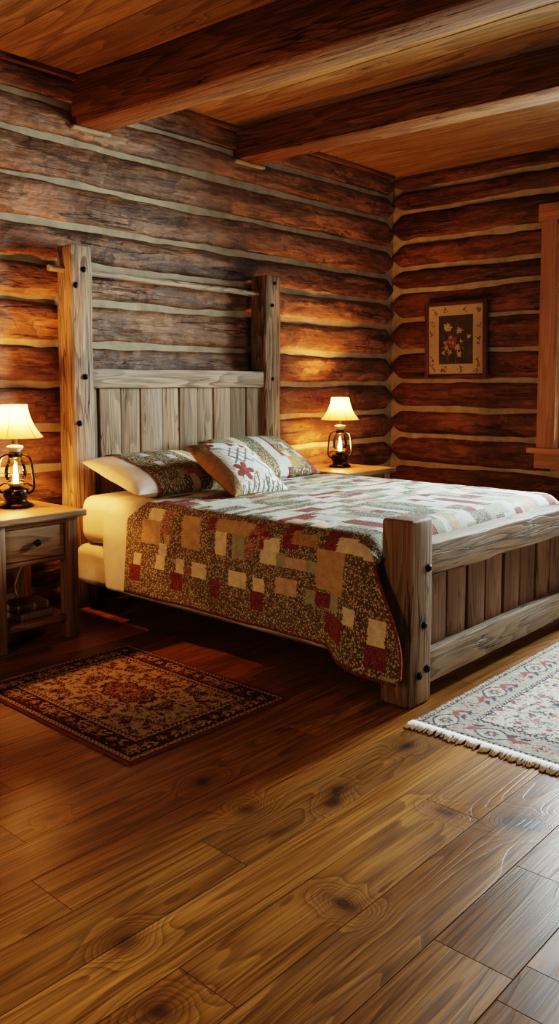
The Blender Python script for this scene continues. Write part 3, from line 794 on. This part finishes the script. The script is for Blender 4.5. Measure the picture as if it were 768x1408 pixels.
# ------------------------------------------------------------------ nightstands
def nightstand():
    t = thing('nightstand', 'pine nightstand left of the bed, two old books on its shelf', 'nightstand', (2.3025, 4.0, 0), group='nightstands beside the bed')
    x = .2825
    MB().box(-x, x, -.295, .30, .645, .68, .006, 'x', .0015, 6).build('top', 'stand', t)
    for sx in (-1, 1):
        for y0 in (-.265, .20):
            a, b = sorted((sx * .245, sx * .175)); MB().box(a, b, y0, y0 + .07, 0, .646, .005, 'z').build('leg', 'stand', t)
        a, b = sorted((sx * .235, sx * .215)); MB().box(a, b, -.196, .20, .43, .645, .002, 'y').build('side_panel', 'stand', t)
    MB().box(-.176, .176, -.255, -.225, .618, .645, .003, 'x').build('rail', 'stand', t)
    MB().box(-.176, .176, -.258, -.20, .425, .446, .003, 'x').build('rail', 'stand', t)
    MB().box(-.215, .215, .24, .255, .43, .645, .002, 'x').build('back_panel', 'stand', t)
    d = MB().box(-.171, .171, -.248, -.226, .45, .614, .004, 'x', .001, 4).build('drawer', 'stand', t)
    mb = MB(); mb.lathe([(.008, 0), (.007, .012), (.016, .018), (.019, .026), (.014, .034), (.001, .037)], 18, (0, -.247, .537), axis='y'); mb.build('knob', 'iron', d)
    MB().box(-.21, .21, -.25, .255, .095, .125, .004, 'x').build('shelf', 'stand', t)
    return t
ns1 = nightstand()
ns2 = copy_tree(ns1); ns2.location = (5.19, 4.02, -.015); ns2.scale = (1.09, 1, 1); ns2.location.z = 0
ns2['label'] = 'pine nightstand right of the bed in the log corner'

# ------------------------------------------------------------------ lantern lamps
def lamp():
    t = thing('table_lamp', 'lantern lamp glowing on the left nightstand', 'lamp', (2.383, 4.06, .682), group='lantern lamps on the nightstands')
    mb = MB(); mb.lathe([(.0, 0), (.086, 0), (.088, .008), (.084, .014), (.066, .022), (.058, .030), (.056, .038), (.060, .044), (.060, .050)], 40)
    mb.build('base', 'antique', t)
    mb = MB(); mb.lathe([(.060, .049), (.066, .054), (.068, .062), (.068, .084), (.065, .092), (.050, .098), (.034, .104), (.030, .112)], 40)
    mb.build('fuel_tank', 'antique', t)
    mb = MB(); mb.lathe([(.024, .108), (.040, .114), (.041, .126), (.034, .132), (.026, .134)], 32); mb.build('burner', 'brass', t)
    mb = MB(); mb.lathe([(.036, .128), (.047, .142), (.056, .165), (.058, .185), (.053, .212), (.043, .238), (.036, .256), (.034, .268)], 36, cap=False)
    mb.build('chimney', 'globe', t)
    th = math.radians(-48)   # frame turned to the room
    cs, sn = math.cos(th), math.sin(th)
    fr = MB()
    for sg in (-1, 1):
        pr = [(.060, .072), (.085, .078), (.096, .098), (.098, .125), (.094, .165), (.090, .205), (.087, .235), (.076, .262), (.055, .276), (.036, .281)]
        fr.tube([(sg * r * cs, sg * r * sn, z) for r, z in pr], .0075, 10)
        # lower brace loops and globe lift wire
        pr = [(.096, .105), (.078, .116), (.062, .126), (.045, .122)]
        fr.tube([(sg * r * cs, sg * r * sn, z) for r, z in pr], .0045, 8)
    fr.build('side_tube', 'antique', t)
    gw = MB()
    gw.tube([(.0605 * math.cos(a), .0605 * math.sin(a), .178 + .006 * math.sin(2 * a)) for a in [2 * PI * k / 28 for k in range(28)]], .0016, 6, closed=True)
    gw.tube([(.046 * math.cos(a), .046 * math.sin(a), .140) for a in [2 * PI * k / 28 for k in range(28)]], .002, 6, closed=True)
    for sg in (-1, 1): gw.tube([(sg * .0605 * cs, sg * .0605 * sn, .178), (sg * .09 * cs, sg * .09 * sn, .178)], .0018, 6)
    gw.build('globe_guard', 'antique', t)
    mb = MB(); mb.lathe([(.030, .262), (.036, .268), (.036, .286), (.030, .292), (.012, .294)], 32); mb.build('chimney_cap', 'antique', t)
    mb = MB(); mb.lathe([(.012, .292), (.026, .296), (.042, .316), (.044, .322), (.040, .327), (.012, .334)], 32); mb.build('canopy', 'enamel', t)
    mb = MB(); mb.lathe([(.012, .330), (.013, .334), (.013, .440), (.016, .444), (.016, .466), (.010, .468)], 20); mb.build('socket', 'brass', t)
    mb = MB(); mb.lathe([(.004, .466), (.014, .473), (.022, .487), (.021, .500), (.012, .511), (.002, .514)], 14); mb.build('bulb', 'bulb', t)
    mb = MB(); mb.lathe([(.003, .134), (.011, .142), (.0145, .156), (.012, .172), (.006, .188), (.001, .200)], 12); mb.build('flame_bulb', 'flame', t)
    # six-panel bell shade
    NP = 6; ph = math.radians(-16)
    def rf(a, z):
        k = ((a - ph) % (2 * PI / NP)) - PI / NP
        return .42 + .58 * math.cos(PI / NP) / math.cos(k) if True else 1
    zz = [.372 + .175 * i / 16 for i in range(17)]
    def rad(z):
        q = max(0., 1 - (z - .372) / .175); return .070 + .026 * q + .058 * q ** 2.4
    prof_ = [(rad(z), z) for z in zz]
    mb = MB(); mb.lathe(prof_, 96, cap=False, rfun=rf); o = mb.build('shade', 'shade', t, angle=1.2)
    ribs = MB()
    for k in range(NP):
        a = ph + 2 * PI * k / NP
        ribs.tube([((rad(z) * rf(a, z) + .001) * math.cos(a), (rad(z) * rf(a, z) + .001) * math.sin(a), z) for z in zz], .0019, 6)
    for z in (.372, .547):
        ribs.tube([((rad(z) * rf(a, z)) * math.cos(a), (rad(z) * rf(a, z)) * math.sin(a), z) for a in [2 * PI * q / 60 for q in range(60)]], .0017, 6, closed=True)
    ribs.build('shade_rib', 'seam', o)
    mb = MB()
    for k in range(3):
        a = 2 * PI * k / 3 + .4; mb.tube([(.015 * math.cos(a), .015 * math.sin(a), .455), (.034 * math.cos(a), .03 * math.sin(a), .50), (.068 * math.cos(a), .068 * math.sin(a), .545)], .0014, 6)
    mb.build('shade_holder', 'brass', t)
    return t
l1 = lamp()
l2 = copy_tree(l1); l2.location = (5.245, 4.09, .682); l2.rotation_euler = (0, 0, math.radians(14)); l2['label'] = 'lantern lamp glowing on the right nightstand in the corner'

# books and cord on the nightstand shelf
def book(name, loc, rz, L, D, H, mat, label, bands):
    t = thing(name, label, 'book', loc, rz, 'old books on the nightstand shelf')
    mb = MB()
    mb.box(-L / 2, L / 2, -D / 2, D / 2, 0, .004, .0012); mb.box(-L / 2, L / 2, -D / 2, D / 2, H - .004, H, .0012)
    # rounded spine at the front (-y)
    V = []; F = []; n = 8
    for x in (-L / 2, L / 2):
        for k in range(n + 1):
            a = PI * k / n; V.append((x, -D / 2 - .009 * math.sin(a), H / 2 - H / 2 * math.cos(a)))
    for k in range(n): F.append((k, k + 1, n + 2 + k, n + 1 + k))
    F += [tuple(range(n + 1)), tuple(range(n + 1, 2 * n + 2))]
    mb.add(V, F); mb.build('cover', mat, t)
    MB().box(-L / 2 + .005, L / 2 - .005, -D / 2 + .001, D / 2 - .006, .004, H - .004, .001).build('pages', 'paper', t)
    if bands:
        for q in bands:
            mb = MB()
            V = []; F = []
            for x in (q * L - .006, q * L + .006):
                for k in range(n + 1):
                    a = PI * k / n; V.append((x, -D / 2 - .001 - .011 * math.sin(a), H / 2 - (H / 2 + .001) * math.cos(a)))
            for k in range(n): F.append((k, k + 1, n + 2 + k, n + 1 + k))
            F += [tuple(range(n + 1)), tuple(range(n + 1, 2 * n + 2))]
            mb.add(V, F); mb.build('spine_band', 'gilt', t)
book('book', (2.325, 3.87, .1255), math.radians(2), .19, .14, .036, 'leather2', 'tan cloth book, lower of the two on the nightstand shelf', (-.46,))
book('book', (2.325, 3.905, .1625), math.radians(-7), .20, .15, .042, 'leather', 'brown leather book with banded spine lying on top of the other', (-.36, .08, .44))
mb = MB()
mb.tube([(2.39, 4.145, .684), (2.40, 4.25, .687), (2.40, 4.308, .68), (2.40, 4.312, .60), (2.42, 4.285, .43), (2.46, 4.20, .405), (2.49, 4.18, .346), (2.452, 4.18, .278), (2.430, 4.18, .22), (2.437, 4.18, .178), (2.452, 4.18, .135), (2.37, 4.25, .14), (2.40, 4.285, .13), (2.41, 4.29, .02)], .0035, 8)
o = mb.build('power_cord', 'cord', angle=2); tag(o, 'thin pale power cord hanging behind the left nightstand', 'cord')

# ------------------------------------------------------------------ picture on the right wall
pr = thing('framed_picture', 'dark framed flower print with cream mat on the log wall', 'picture', (XC - .006, 3.695, 1.385))
pw, phh = .295, .645
mb = MB()
fw = .034
for a in (0, 1):
    y0 = -pw if a == 0 else pw - fw
    mb.box(-.034, 0, y0, y0 + fw, 0, phh, .004, 'z')
mb.box(-.034, 0, -pw + fw, pw - fw, 0, fw, .004, 'y'); mb.box(-.034, 0, -pw + fw, pw - fw, phh - fw, phh, .004, 'y')
mb.build('frame', 'frame', pr)
MB().box(-.020, -.004, -pw + fw - .002, pw - fw + .002, fw - .002, phh - fw + .002, 0).build('mat', 'mat_paper', pr); matob = pr.children[-1]
art = MB().box(-.0225, -.0195, -.165, .160, .118, .528, 0).build('artwork', 'art', pr)
X_ = -.0232
def disc(mb, y, z, ry, rz_, rot=0, n=10, x=X_):
    V = [(x, y + ry * math.cos(2 * PI * k / n) * math.cos(rot) - rz_ * math.sin(2 * PI * k / n) * math.sin(rot),
          z + ry * math.cos(2 * PI * k / n) * math.sin(rot) + rz_ * math.sin(2 * PI * k / n) * math.cos(rot)) for k in range(n)]
    mb.add(V, [tuple(range(n))])
# +y is the picture's left
lf = MB(); I_ = ('ivory_flower', 'petal'); R_ = ('rust_flower', 'petalred')
r = random.Random(4)
def bloom(kind, y, z, R, n, x=X_):
    mb = MB(); disc(mb, y, z, R * .45, R * .45, 0, 8, x + .0001)
    for k in range(n):
        a = 2 * PI * k / n + r.uniform(-.2, .2); q = R * r.uniform(.7, 1.05); disc(mb, y + q * .55 * math.cos(a), z + q * .55 * math.sin(a), q * .46, R * r.uniform(.14, .24), a + r.uniform(-.3, .3), 8, x - .0001 * k)
    mb.build(kind[0], kind[1], art)
bloom(I_, .075, .43, .05, 8); bloom(I_, .06, .415, .03, 6, X_ - .001)
bloom(I_, -.04, .40, .035, 6); bloom(I_, -.128, .345, .024, 7); bloom(I_, -.035, .20, .032, 6); bloom(I_, -.02, .26, .035, 7); bloom(I_, .10, .30, .024, 5); bloom(I_, .085, .26, .028, 5)
bloom(I_, .055, .22, .03, 5)
bloom(R_, .04, .315, .06, 9); bloom(R_, .02, .285, .045, 8, X_ - .001); bloom(R_, .035, .33, .03, 7, X_ - .002)
bloom(I_, .045, .345, .017, 5, X_ - .003); bloom(I_, .02, .295, .02, 5, X_ - .003); bloom(I_, .05, .30, .013, 4, X_ - .003); bloom(I_, .115, .215, .026, 3); bloom(I_, -.055, .31, .022, 4)
for a, b in (((.04, .27), (.07, .13)), ((.03, .25), (.09, .15)), ((.07, .38), (.04, .3)), ((-.04, .38), (.0, .28)), ((-.12, .33), (-.03, .24)), ((-.03, .2), (-.0, .13)), ((.12, .36), (.07, .27))):
    lf.tube([(X_, a[0], a[1]), (X_, (a[0] + b[0]) / 2 + .01, (a[1] + b[1]) / 2), (X_, b[0], b[1])], .0022, 5)
for k in range(10): disc(lf, .02 + r.uniform(-.1, .1), .23 + r.uniform(-.05, .06), .022, .007, r.uniform(0, 3), 8, X_ + .0003)
lf.build('stem', 'leaf', art)
spots = [(.19, .56), (.09, .578), (-.09, .575), (-.21, .575), (-.225, .555), (.225, .47), (.228, .38), (.23, .15), (.215, .11), (.13, .07), (.10, .078), (-.05, .07), (-.06, .085), (-.2, .07), (-.215, .12), (-.21, .15), (-.225, .43), (-.222, .30), (-.215, .34), (.215, .075)]
for y, z in spots:
    sp = MB()
    for k in range(7): disc(sp, y + r.gauss(0, .011), z + r.gauss(0, .013), r.uniform(.005, .011), r.uniform(.003, .007), r.uniform(0, 3), 7, -.0206 - .0001 * k)
    sp.tube([(-.0205, y, z), (-.0205, y + r.uniform(-.04, .04) * (1 if abs(y) < .19 else .3), z + r.uniform(-.03, .03) * (1 if abs(y) > .19 else .3))], .0012, 4)
    sp.build('sprig', 'sprig', matob)
pr.rotation_euler = (math.radians(-.5), math.radians(-1.0), 0)
pr.location.x -= .006

# ------------------------------------------------------------------ rugs
def rosette(img, cx, cy, R, petals, cols):
    H, Wd = img.shape[:2]; y0, y1 = max(0, int(cy - R - 1)), min(H, int(cy + R + 2)); x0, x1 = max(0, int(cx - R - 1)), min(Wd, int(cx + R + 2))
    if y1 <= y0 or x1 <= x0: return
    yy, xx = np.mgrid[y0:y1, x0:x1]; dx, dy = xx - cx, yy - cy
    a = np.arctan2(dy, dx); d = np.hypot(dx, dy) / (R * (.78 + .22 * np.cos(a * petals)))
    for lim, c in cols: img[y0:y1, x0:x1][d < lim] = c
def leafs(img, cx, cy, L, w, ang, col, curl=0.):
    H, Wd = img.shape[:2]; R = int(L + w + 2)
    y0, y1 = max(0, int(cy) - R), min(H, int(cy) + R); x0, x1 = max(0, int(cx) - R), min(Wd, int(cx) + R)
    if y1 <= y0 or x1 <= x0: return
    yy, xx = np.mgrid[y0:y1, x0:x1]; dx, dy = xx - cx, yy - cy
    u = dx * math.cos(ang) + dy * math.sin(ang); v = -dx * math.sin(ang) + dy * math.cos(ang) - curl * (u / L) ** 2 * L
    img[y0:y1, x0:x1][(np.abs(u) < L) & (np.abs(v) < w * (1 - (u / L) ** 2))] = col
def frame_dist(H, Wd):
    yy, xx = np.mgrid[0:H, 0:Wd]; return np.minimum(np.minimum(yy, H - 1 - yy), np.minimum(xx, Wd - 1 - xx)), yy, xx

def rug_design(Wm, Hm, px, pal, b, seed, dens):
    """persian layout: binding, guard stripe, main border with rosettes and curling leaves, inner guard, flowered field"""
    Wd, H = int(Wm / px), int(Hm / px); r = random.Random(seed); cm = .01 / px
    img = np.zeros((H, Wd, 3)); d, yy, xx = frame_dist(H, Wd); d = d / cm
    img[:] = pal['field']
    # field: mirrored scatter of flowers and vines
    q = np.zeros((H // 2 + 1, Wd // 2 + 1, 3)); q[:] = pal['field']
    hq, wq = q.shape[:2]
    for k in range(int(dens * hq * wq / (cm * cm) * .10)):
        x, y = r.uniform(0, wq), r.uniform(0, hq)
        leafs(q, x, y, r.uniform(1.0, 2.6) * cm, .3 * cm, r.uniform(0, PI), r.choice(pal['vine']), r.uniform(-.8, .8))
    for k in range(int(dens * hq * wq / (cm * cm) * .075)):
        x, y = r.uniform(0, wq), r.uniform(0, hq); R = r.choice((.7, .9, 1.3, 1.8)) * cm
        c1, c2 = r.choice(pal['flower']), r.choice(pal['flower2'])
        rosette(q, x, y, R, r.choice((4, 5, 6, 8)), [(1., c1), (.62, c2), (.34, c1)])
    for i in range(3):
        for j in range(3):
            x, y = wq * (.2 + .36 * i), hq * (.22 + .36 * j); rosette(q, x, y, (3.4 if (i + j) % 2 else 2.6) * cm, 8, [(1.15, pal['dark']), (.92, pal['mid']), (.7, pal['dark']), (.5, pal['light']), (.25, pal['red'])])
    img[:hq, :wq] = q; img[:hq, Wd - wq:] = q[:, ::-1]; img[H - hq:, :wq] = q[::-1]; img[H - hq:, Wd - wq:] = q[::-1, ::-1]
    # centre medallion
    a = np.arctan2(yy - H / 2, xx - Wd / 2); e = np.hypot((yy - H / 2) / (b['med'][1] * cm), (xx - Wd / 2) / (b['med'][0] * cm)) / (.86 + .14 * np.cos(8 * a))
    for lim, c in ((1.0, pal['dark']), (.90, pal['light']), (.85, pal['red']), (.55, pal['dark']), (.48, pal['field']), (.25, pal['red'])): img[e < lim] = c
    for k in range(60):
        an, rr = r.uniform(0, 2 * PI), r.uniform(.1, .8)
        for s in ((1, 1), (-1, 1), (1, -1), (-1, -1)):
            rosette(img, Wd / 2 + s[0] * abs(math.cos(an)) * rr * b['med'][0] * cm, H / 2 + s[1] * abs(math.sin(an)) * rr * b['med'][1] * cm, .8 * cm, 5, [(1, pal['mid']), (.5, pal['light'])])
    g0, g1, m0, m1, i1 = b['w']
    m = d < i1; img[m] = pal['guard']
    chk = ((np.floor(xx / (1.1 * cm)) + np.floor(yy / (1.1 * cm))) % 2 == 0)
    img[m & (d > m1 + .5) & (d < i1 - .5) & chk] = pal['dark']
    img[m & (d > i1 - .35)] = pal['dark']
    m = d < m1; img[m] = pal['border']
    # border motifs
    mc = (m0 + m1) / 2 * cm; mw = (m1 - m0) / 2 * cm
    def side(n, fn):
        for k in range(n): fn((k + .5) / n, k)
    def motif(x, y, k, ang):
        c = pal['motif']
        if k % 2 == 0:
            if b.get('oval'):
                for q, cq in ((1.0, c[0]), (.86, c[2]), (.62, pal['border'])): leafs(img, x, y, mw * 1.15 * q, mw * .78 * q - (1 - q) * 3, ang, cq)
                rosette(img, x, y, mw * .42, 6, [(1., c[0]), (.66, c[1]), (.4, c[2])])
            else:
                rosette(img, x, y, mw * .82, 8, [(1.1, c[0]), (.95, pal['border']), (.82, c[1]), (.62, c[2]), (.42, c[0]), (.22, c[1])])
        else:
            rosette(img, x, y, mw * .5, 6, [(1., c[1]), (.7, c[2]), (.4, c[0])])
        for sg in (-1, 1):
            leafs(img, x + math.cos(ang) * mw * 1.25 * sg, y + math.sin(ang) * mw * 1.25 * sg, mw * .62, mw * .17, ang + .7 * sg, c[1], .5 * sg)
            leafs(img, x + math.cos(ang) * mw * 1.1 * sg - math.sin(ang) * mw * .5, y + math.sin(ang) * mw * 1.1 * sg + math.cos(ang) * mw * .5, mw * .4, mw * .15, ang - .5, c[2], .3)
            leafs(img, x + math.cos(ang) * mw * 1.1 * sg + math.sin(ang) * mw * .5, y + math.sin(ang) * mw * 1.1 * sg - math.cos(ang) * mw * .5, mw * .4, mw * .15, ang + .5, c[0], -.3)
    for k in range(int(900 * b['speck'])):
        t = r.random(); x, y = r.uniform(0, Wd), r.uniform(0, H)
        if b.get('oval') and math.sin(x * .5) * math.sin(y * .5) > .75: continue
        if d[int(y) % H, int(x) % Wd] < m1 - .4 and d[int(y) % H, int(x) % Wd] > m0 + .3:
            rosette(img, x, y, r.uniform(.3, .6) * cm, 5, [(1, r.choice(pal['motif']))])
    nx = max(3, int(round((Wd - 2 * mc) / (mw * 2.9)))); ny = max(3, int(round((H - 2 * mc) / (mw * 2.9))))
    for k in range(nx + 1):
        x = mc + (Wd - 2 * mc) * k / nx; motif(x, mc, k, 0); motif(x, H - mc, k, 0)
    for k in range(1, ny):
        y = mc + (H - 2 * mc) * k / ny; motif(mc, y, k, PI / 2); motif(Wd - mc, y, k, PI / 2)
    m = d < m0; img[m] = pal['dark']
    m = d < m0 - .5; img[m] = pal['guard']
    fl = (np.sin(xx / cm * 2.9) * np.sin(yy / cm * 2.9) > .18)
    img[m & (d > g1) & fl] = pal['dark']
    img[m & (d < g1)] = pal['edge']
    # worn, irregular knots
    nz = np.random.RandomState(seed).uniform(0, 1, (H, Wd)); img = img * (.78 + .44 * nz[..., None])
    sh_ = np.random.RandomState(seed + 1).randint(0, 4, (H, Wd)); roll = np.roll(img, 1, 0); img = np.where((sh_ == 0)[..., None], roll, img)
    return img
def rug_mesh(img, px, thick, mat, parent, wave):
    H, Wd = img.shape[:2]
    yy, xx = np.mgrid[0:H + 1, 0:Wd + 1].astype(float)
    P = np.zeros((H + 1, Wd + 1, 3)); P[..., 0] = (xx - Wd / 2) * px; P[..., 1] = (yy - H / 2) * px
    P[..., 2] = thick + wave * (np.sin(P[..., 0] * 5 + 1) * np.sin(P[..., 1] * 4))
    dd = np.minimum(np.minimum(xx, Wd - xx), np.minimum(yy, H - yy)); P[..., 2] -= np.where(dd == 0, .003, 0)
    c = np.ones((H, Wd, 4)); c[..., :3] = img
    return grid_mesh('pile', P, c, P[..., :2], mat, parent)
pal1 = dict(field=(.43, .31, .165), vine=[(.10, .03, .018), (.16, .055, .03), (.12, .07, .03)], flower=[(.10, .022, .016), (.07, .016, .014), (.16, .04, .025)], flower2=[(.40, .27, .13), (.22, .10, .05), (.10, .022, .016)],
            dark=(.065, .014, .012), mid=(.20, .07, .04), light=(.38, .27, .14), red=(.11, .02, .016), guard=(.42, .30, .16), border=(.072, .015, .013), motif=[(.46, .34, .18), (.36, .24, .11), (.2, .06, .035)], edge=(.13, .034, .022))
rug = thing('rug', 'small burgundy and tan oriental rug on the floor left of the bed', 'rug', (2.187, 2.855, .0), math.radians(-.4))
im = rug_design(.835, 1.105, .0036, pal1, dict(w=(0, .9, 3.3, 12.5, 15.0), med=(10, 16), speck=1.3), 3, 1.25)
rug_mesh(im, .0036, .011, 'rug', rug, 0)
mb = MB(); hx, hy = .4185, .5525
mb.box(-hx, hx, -hy, hy, .0005, .0095, .003); mb.build('binding', 'rugedge', rug)

pal2 = dict(field=(.60, .56, .46), vine=[(.30, .16, .14), (.22, .23, .18), (.42, .30, .24), (.10, .10, .12)], flower=[(.28, .075, .075), (.06, .065, .09), (.36, .17, .15), (.16, .17, .14)], flower2=[(.58, .52, .42), (.40, .2, .17), (.10, .11, .13)],
            dark=(.055, .05, .065), mid=(.36, .19, .16), light=(.60, .55, .45), red=(.25, .05, .055), guard=(.48, .42, .34), border=(.40, .355, .29), motif=[(.075, .075, .095), (.30, .09, .085), (.50, .46, .37)], edge=(.22, .045, .055))
rug2 = thing('rug', 'fringed ivory and red oriental rug in front of the footboard', 'rug', (3.77, 1.185, 0), math.radians(.3))
im = rug_design(2.04, 1.20, .0048, pal2, dict(w=(0, .8, 3.4, 17.0, 20.0), med=(34, 22), oval=1, speck=6.0), 8, 1.25)
# woven end strips without the red edge
im[:, :5] = (.55, .5, .4); im[:, -5:] = (.55, .5, .4)
rug_mesh(im, .0048, .0085, 'rug', rug2, .0006)
MB().box(-1.018, 1.018, -.598, .598, .0005, .0072, .002).build('backing', 'fringe', rug2)
fr = MB(); r = random.Random(2)
for sx in (-1, 1):
    y = -.598
    while y < .60:
        L = r.uniform(.040, .062); dy = r.uniform(-.012, .012)
        x0 = sx * 1.016
        fr.tube([(x0 - sx * .012, y, .0078), (x0 + sx * .006, y, .0095), (x0 + sx * L * .5, y + dy * .3, .0085 + r.uniform(-.001, .004)), (x0 + sx * L, y + dy, .0045)], [.003, .0036, .0042, .003], 6)
        y += .0058
o = fr.build('fringe', 'fringe', rug2, angle=2); o['kind'] = 'stuff'

# ------------------------------------------------------------------ light
def area(name, loc, rot, sx, sy, power, color, spread=PI):
    l = bpy.data.lights.new(name, 'AREA'); l.shape = 'RECTANGLE'; l.size = sx; l.size_y = sy; l.energy = power; l.color = color; l.spread = spread
    o = bpy.data.objects.new(name, l); C.objects.link(o); o.location = loc; o.rotation_euler = rot; return o
y0, y1, z0, z1 = WINS[0]
area('daylight_window_1', (XC + .32, 1.88, (z0 + z1) / 2 + .1), (0, math.radians(68), 0), 1.5, .8, 380, (.80, .95, 1.), math.radians(140))
y0, y1, z0, z1 = WINS[1]
area('daylight_window_2', (XC + .32, (y0 + y1) / 2, (z0 + z1) / 2), (0, PI / 2, 0), 1.6, 1.25, 40, (1., .93, .82))
area('ground_light_window_1', (XC + .45, 2.2, .45), (0, math.radians(128), 0), 1.0, 1.3, 270, (1., .76, .44))
area('daylight_window_3', ((FW[0] + FW[1]) / 2, YF - .32, (FW[2] + FW[3]) / 2), (PI / 2, 0, 0), 2.1, 1.6, 46, (1., .90, .76))

# added warm fill light, unseen at left, brightens the quilt side and rug
rl_ = area('left_fill', (-.8, 2.2, 1.15), (0, 0, 0), .4, .4, 17, (1., .68, .40), math.radians(150))
rl_.rotation_euler = (Vector((2.9, 2.7, .45)) - rl_.location).to_track_quat('-Z', 'Y').to_euler()
w = bpy.data.worlds.new('sky'); bpy.context.scene.world = w; w.use_nodes = True
nt_ = w.node_tree; bg = nt_.nodes['Background']; bg.inputs[1].default_value = 1.0; bg.inputs[0].default_value = (.75, .86, 1., 1)

# ------------------------------------------------------------------ camera
cam = bpy.data.cameras.new('camera'); co = bpy.data.objects.new('camera', cam); C.objects.link(co)
cam.sensor_fit = 'VERTICAL'; cam.sensor_height = 36.; cam.lens = 1155 / 1408 * 36
cam.shift_y = -79 / 1408; cam.clip_start = .05
co.location = (0, 0, 1.35); co.rotation_euler = (PI / 2 - math.atan(99.7 / 1155), 0, math.radians(42.07 - 90))
sc = bpy.context.scene; sc.camera = co
sc.view_settings.view_transform = 'Filmic'; sc.view_settings.look = 'High Contrast'; sc.view_settings.exposure = .1
sc.cycles.use_denoising = True; sc.cycles.max_bounces = 8; sc.cycles.transparent_max_bounces = 12
sc.cycles.sample_clamp_indirect = 6.
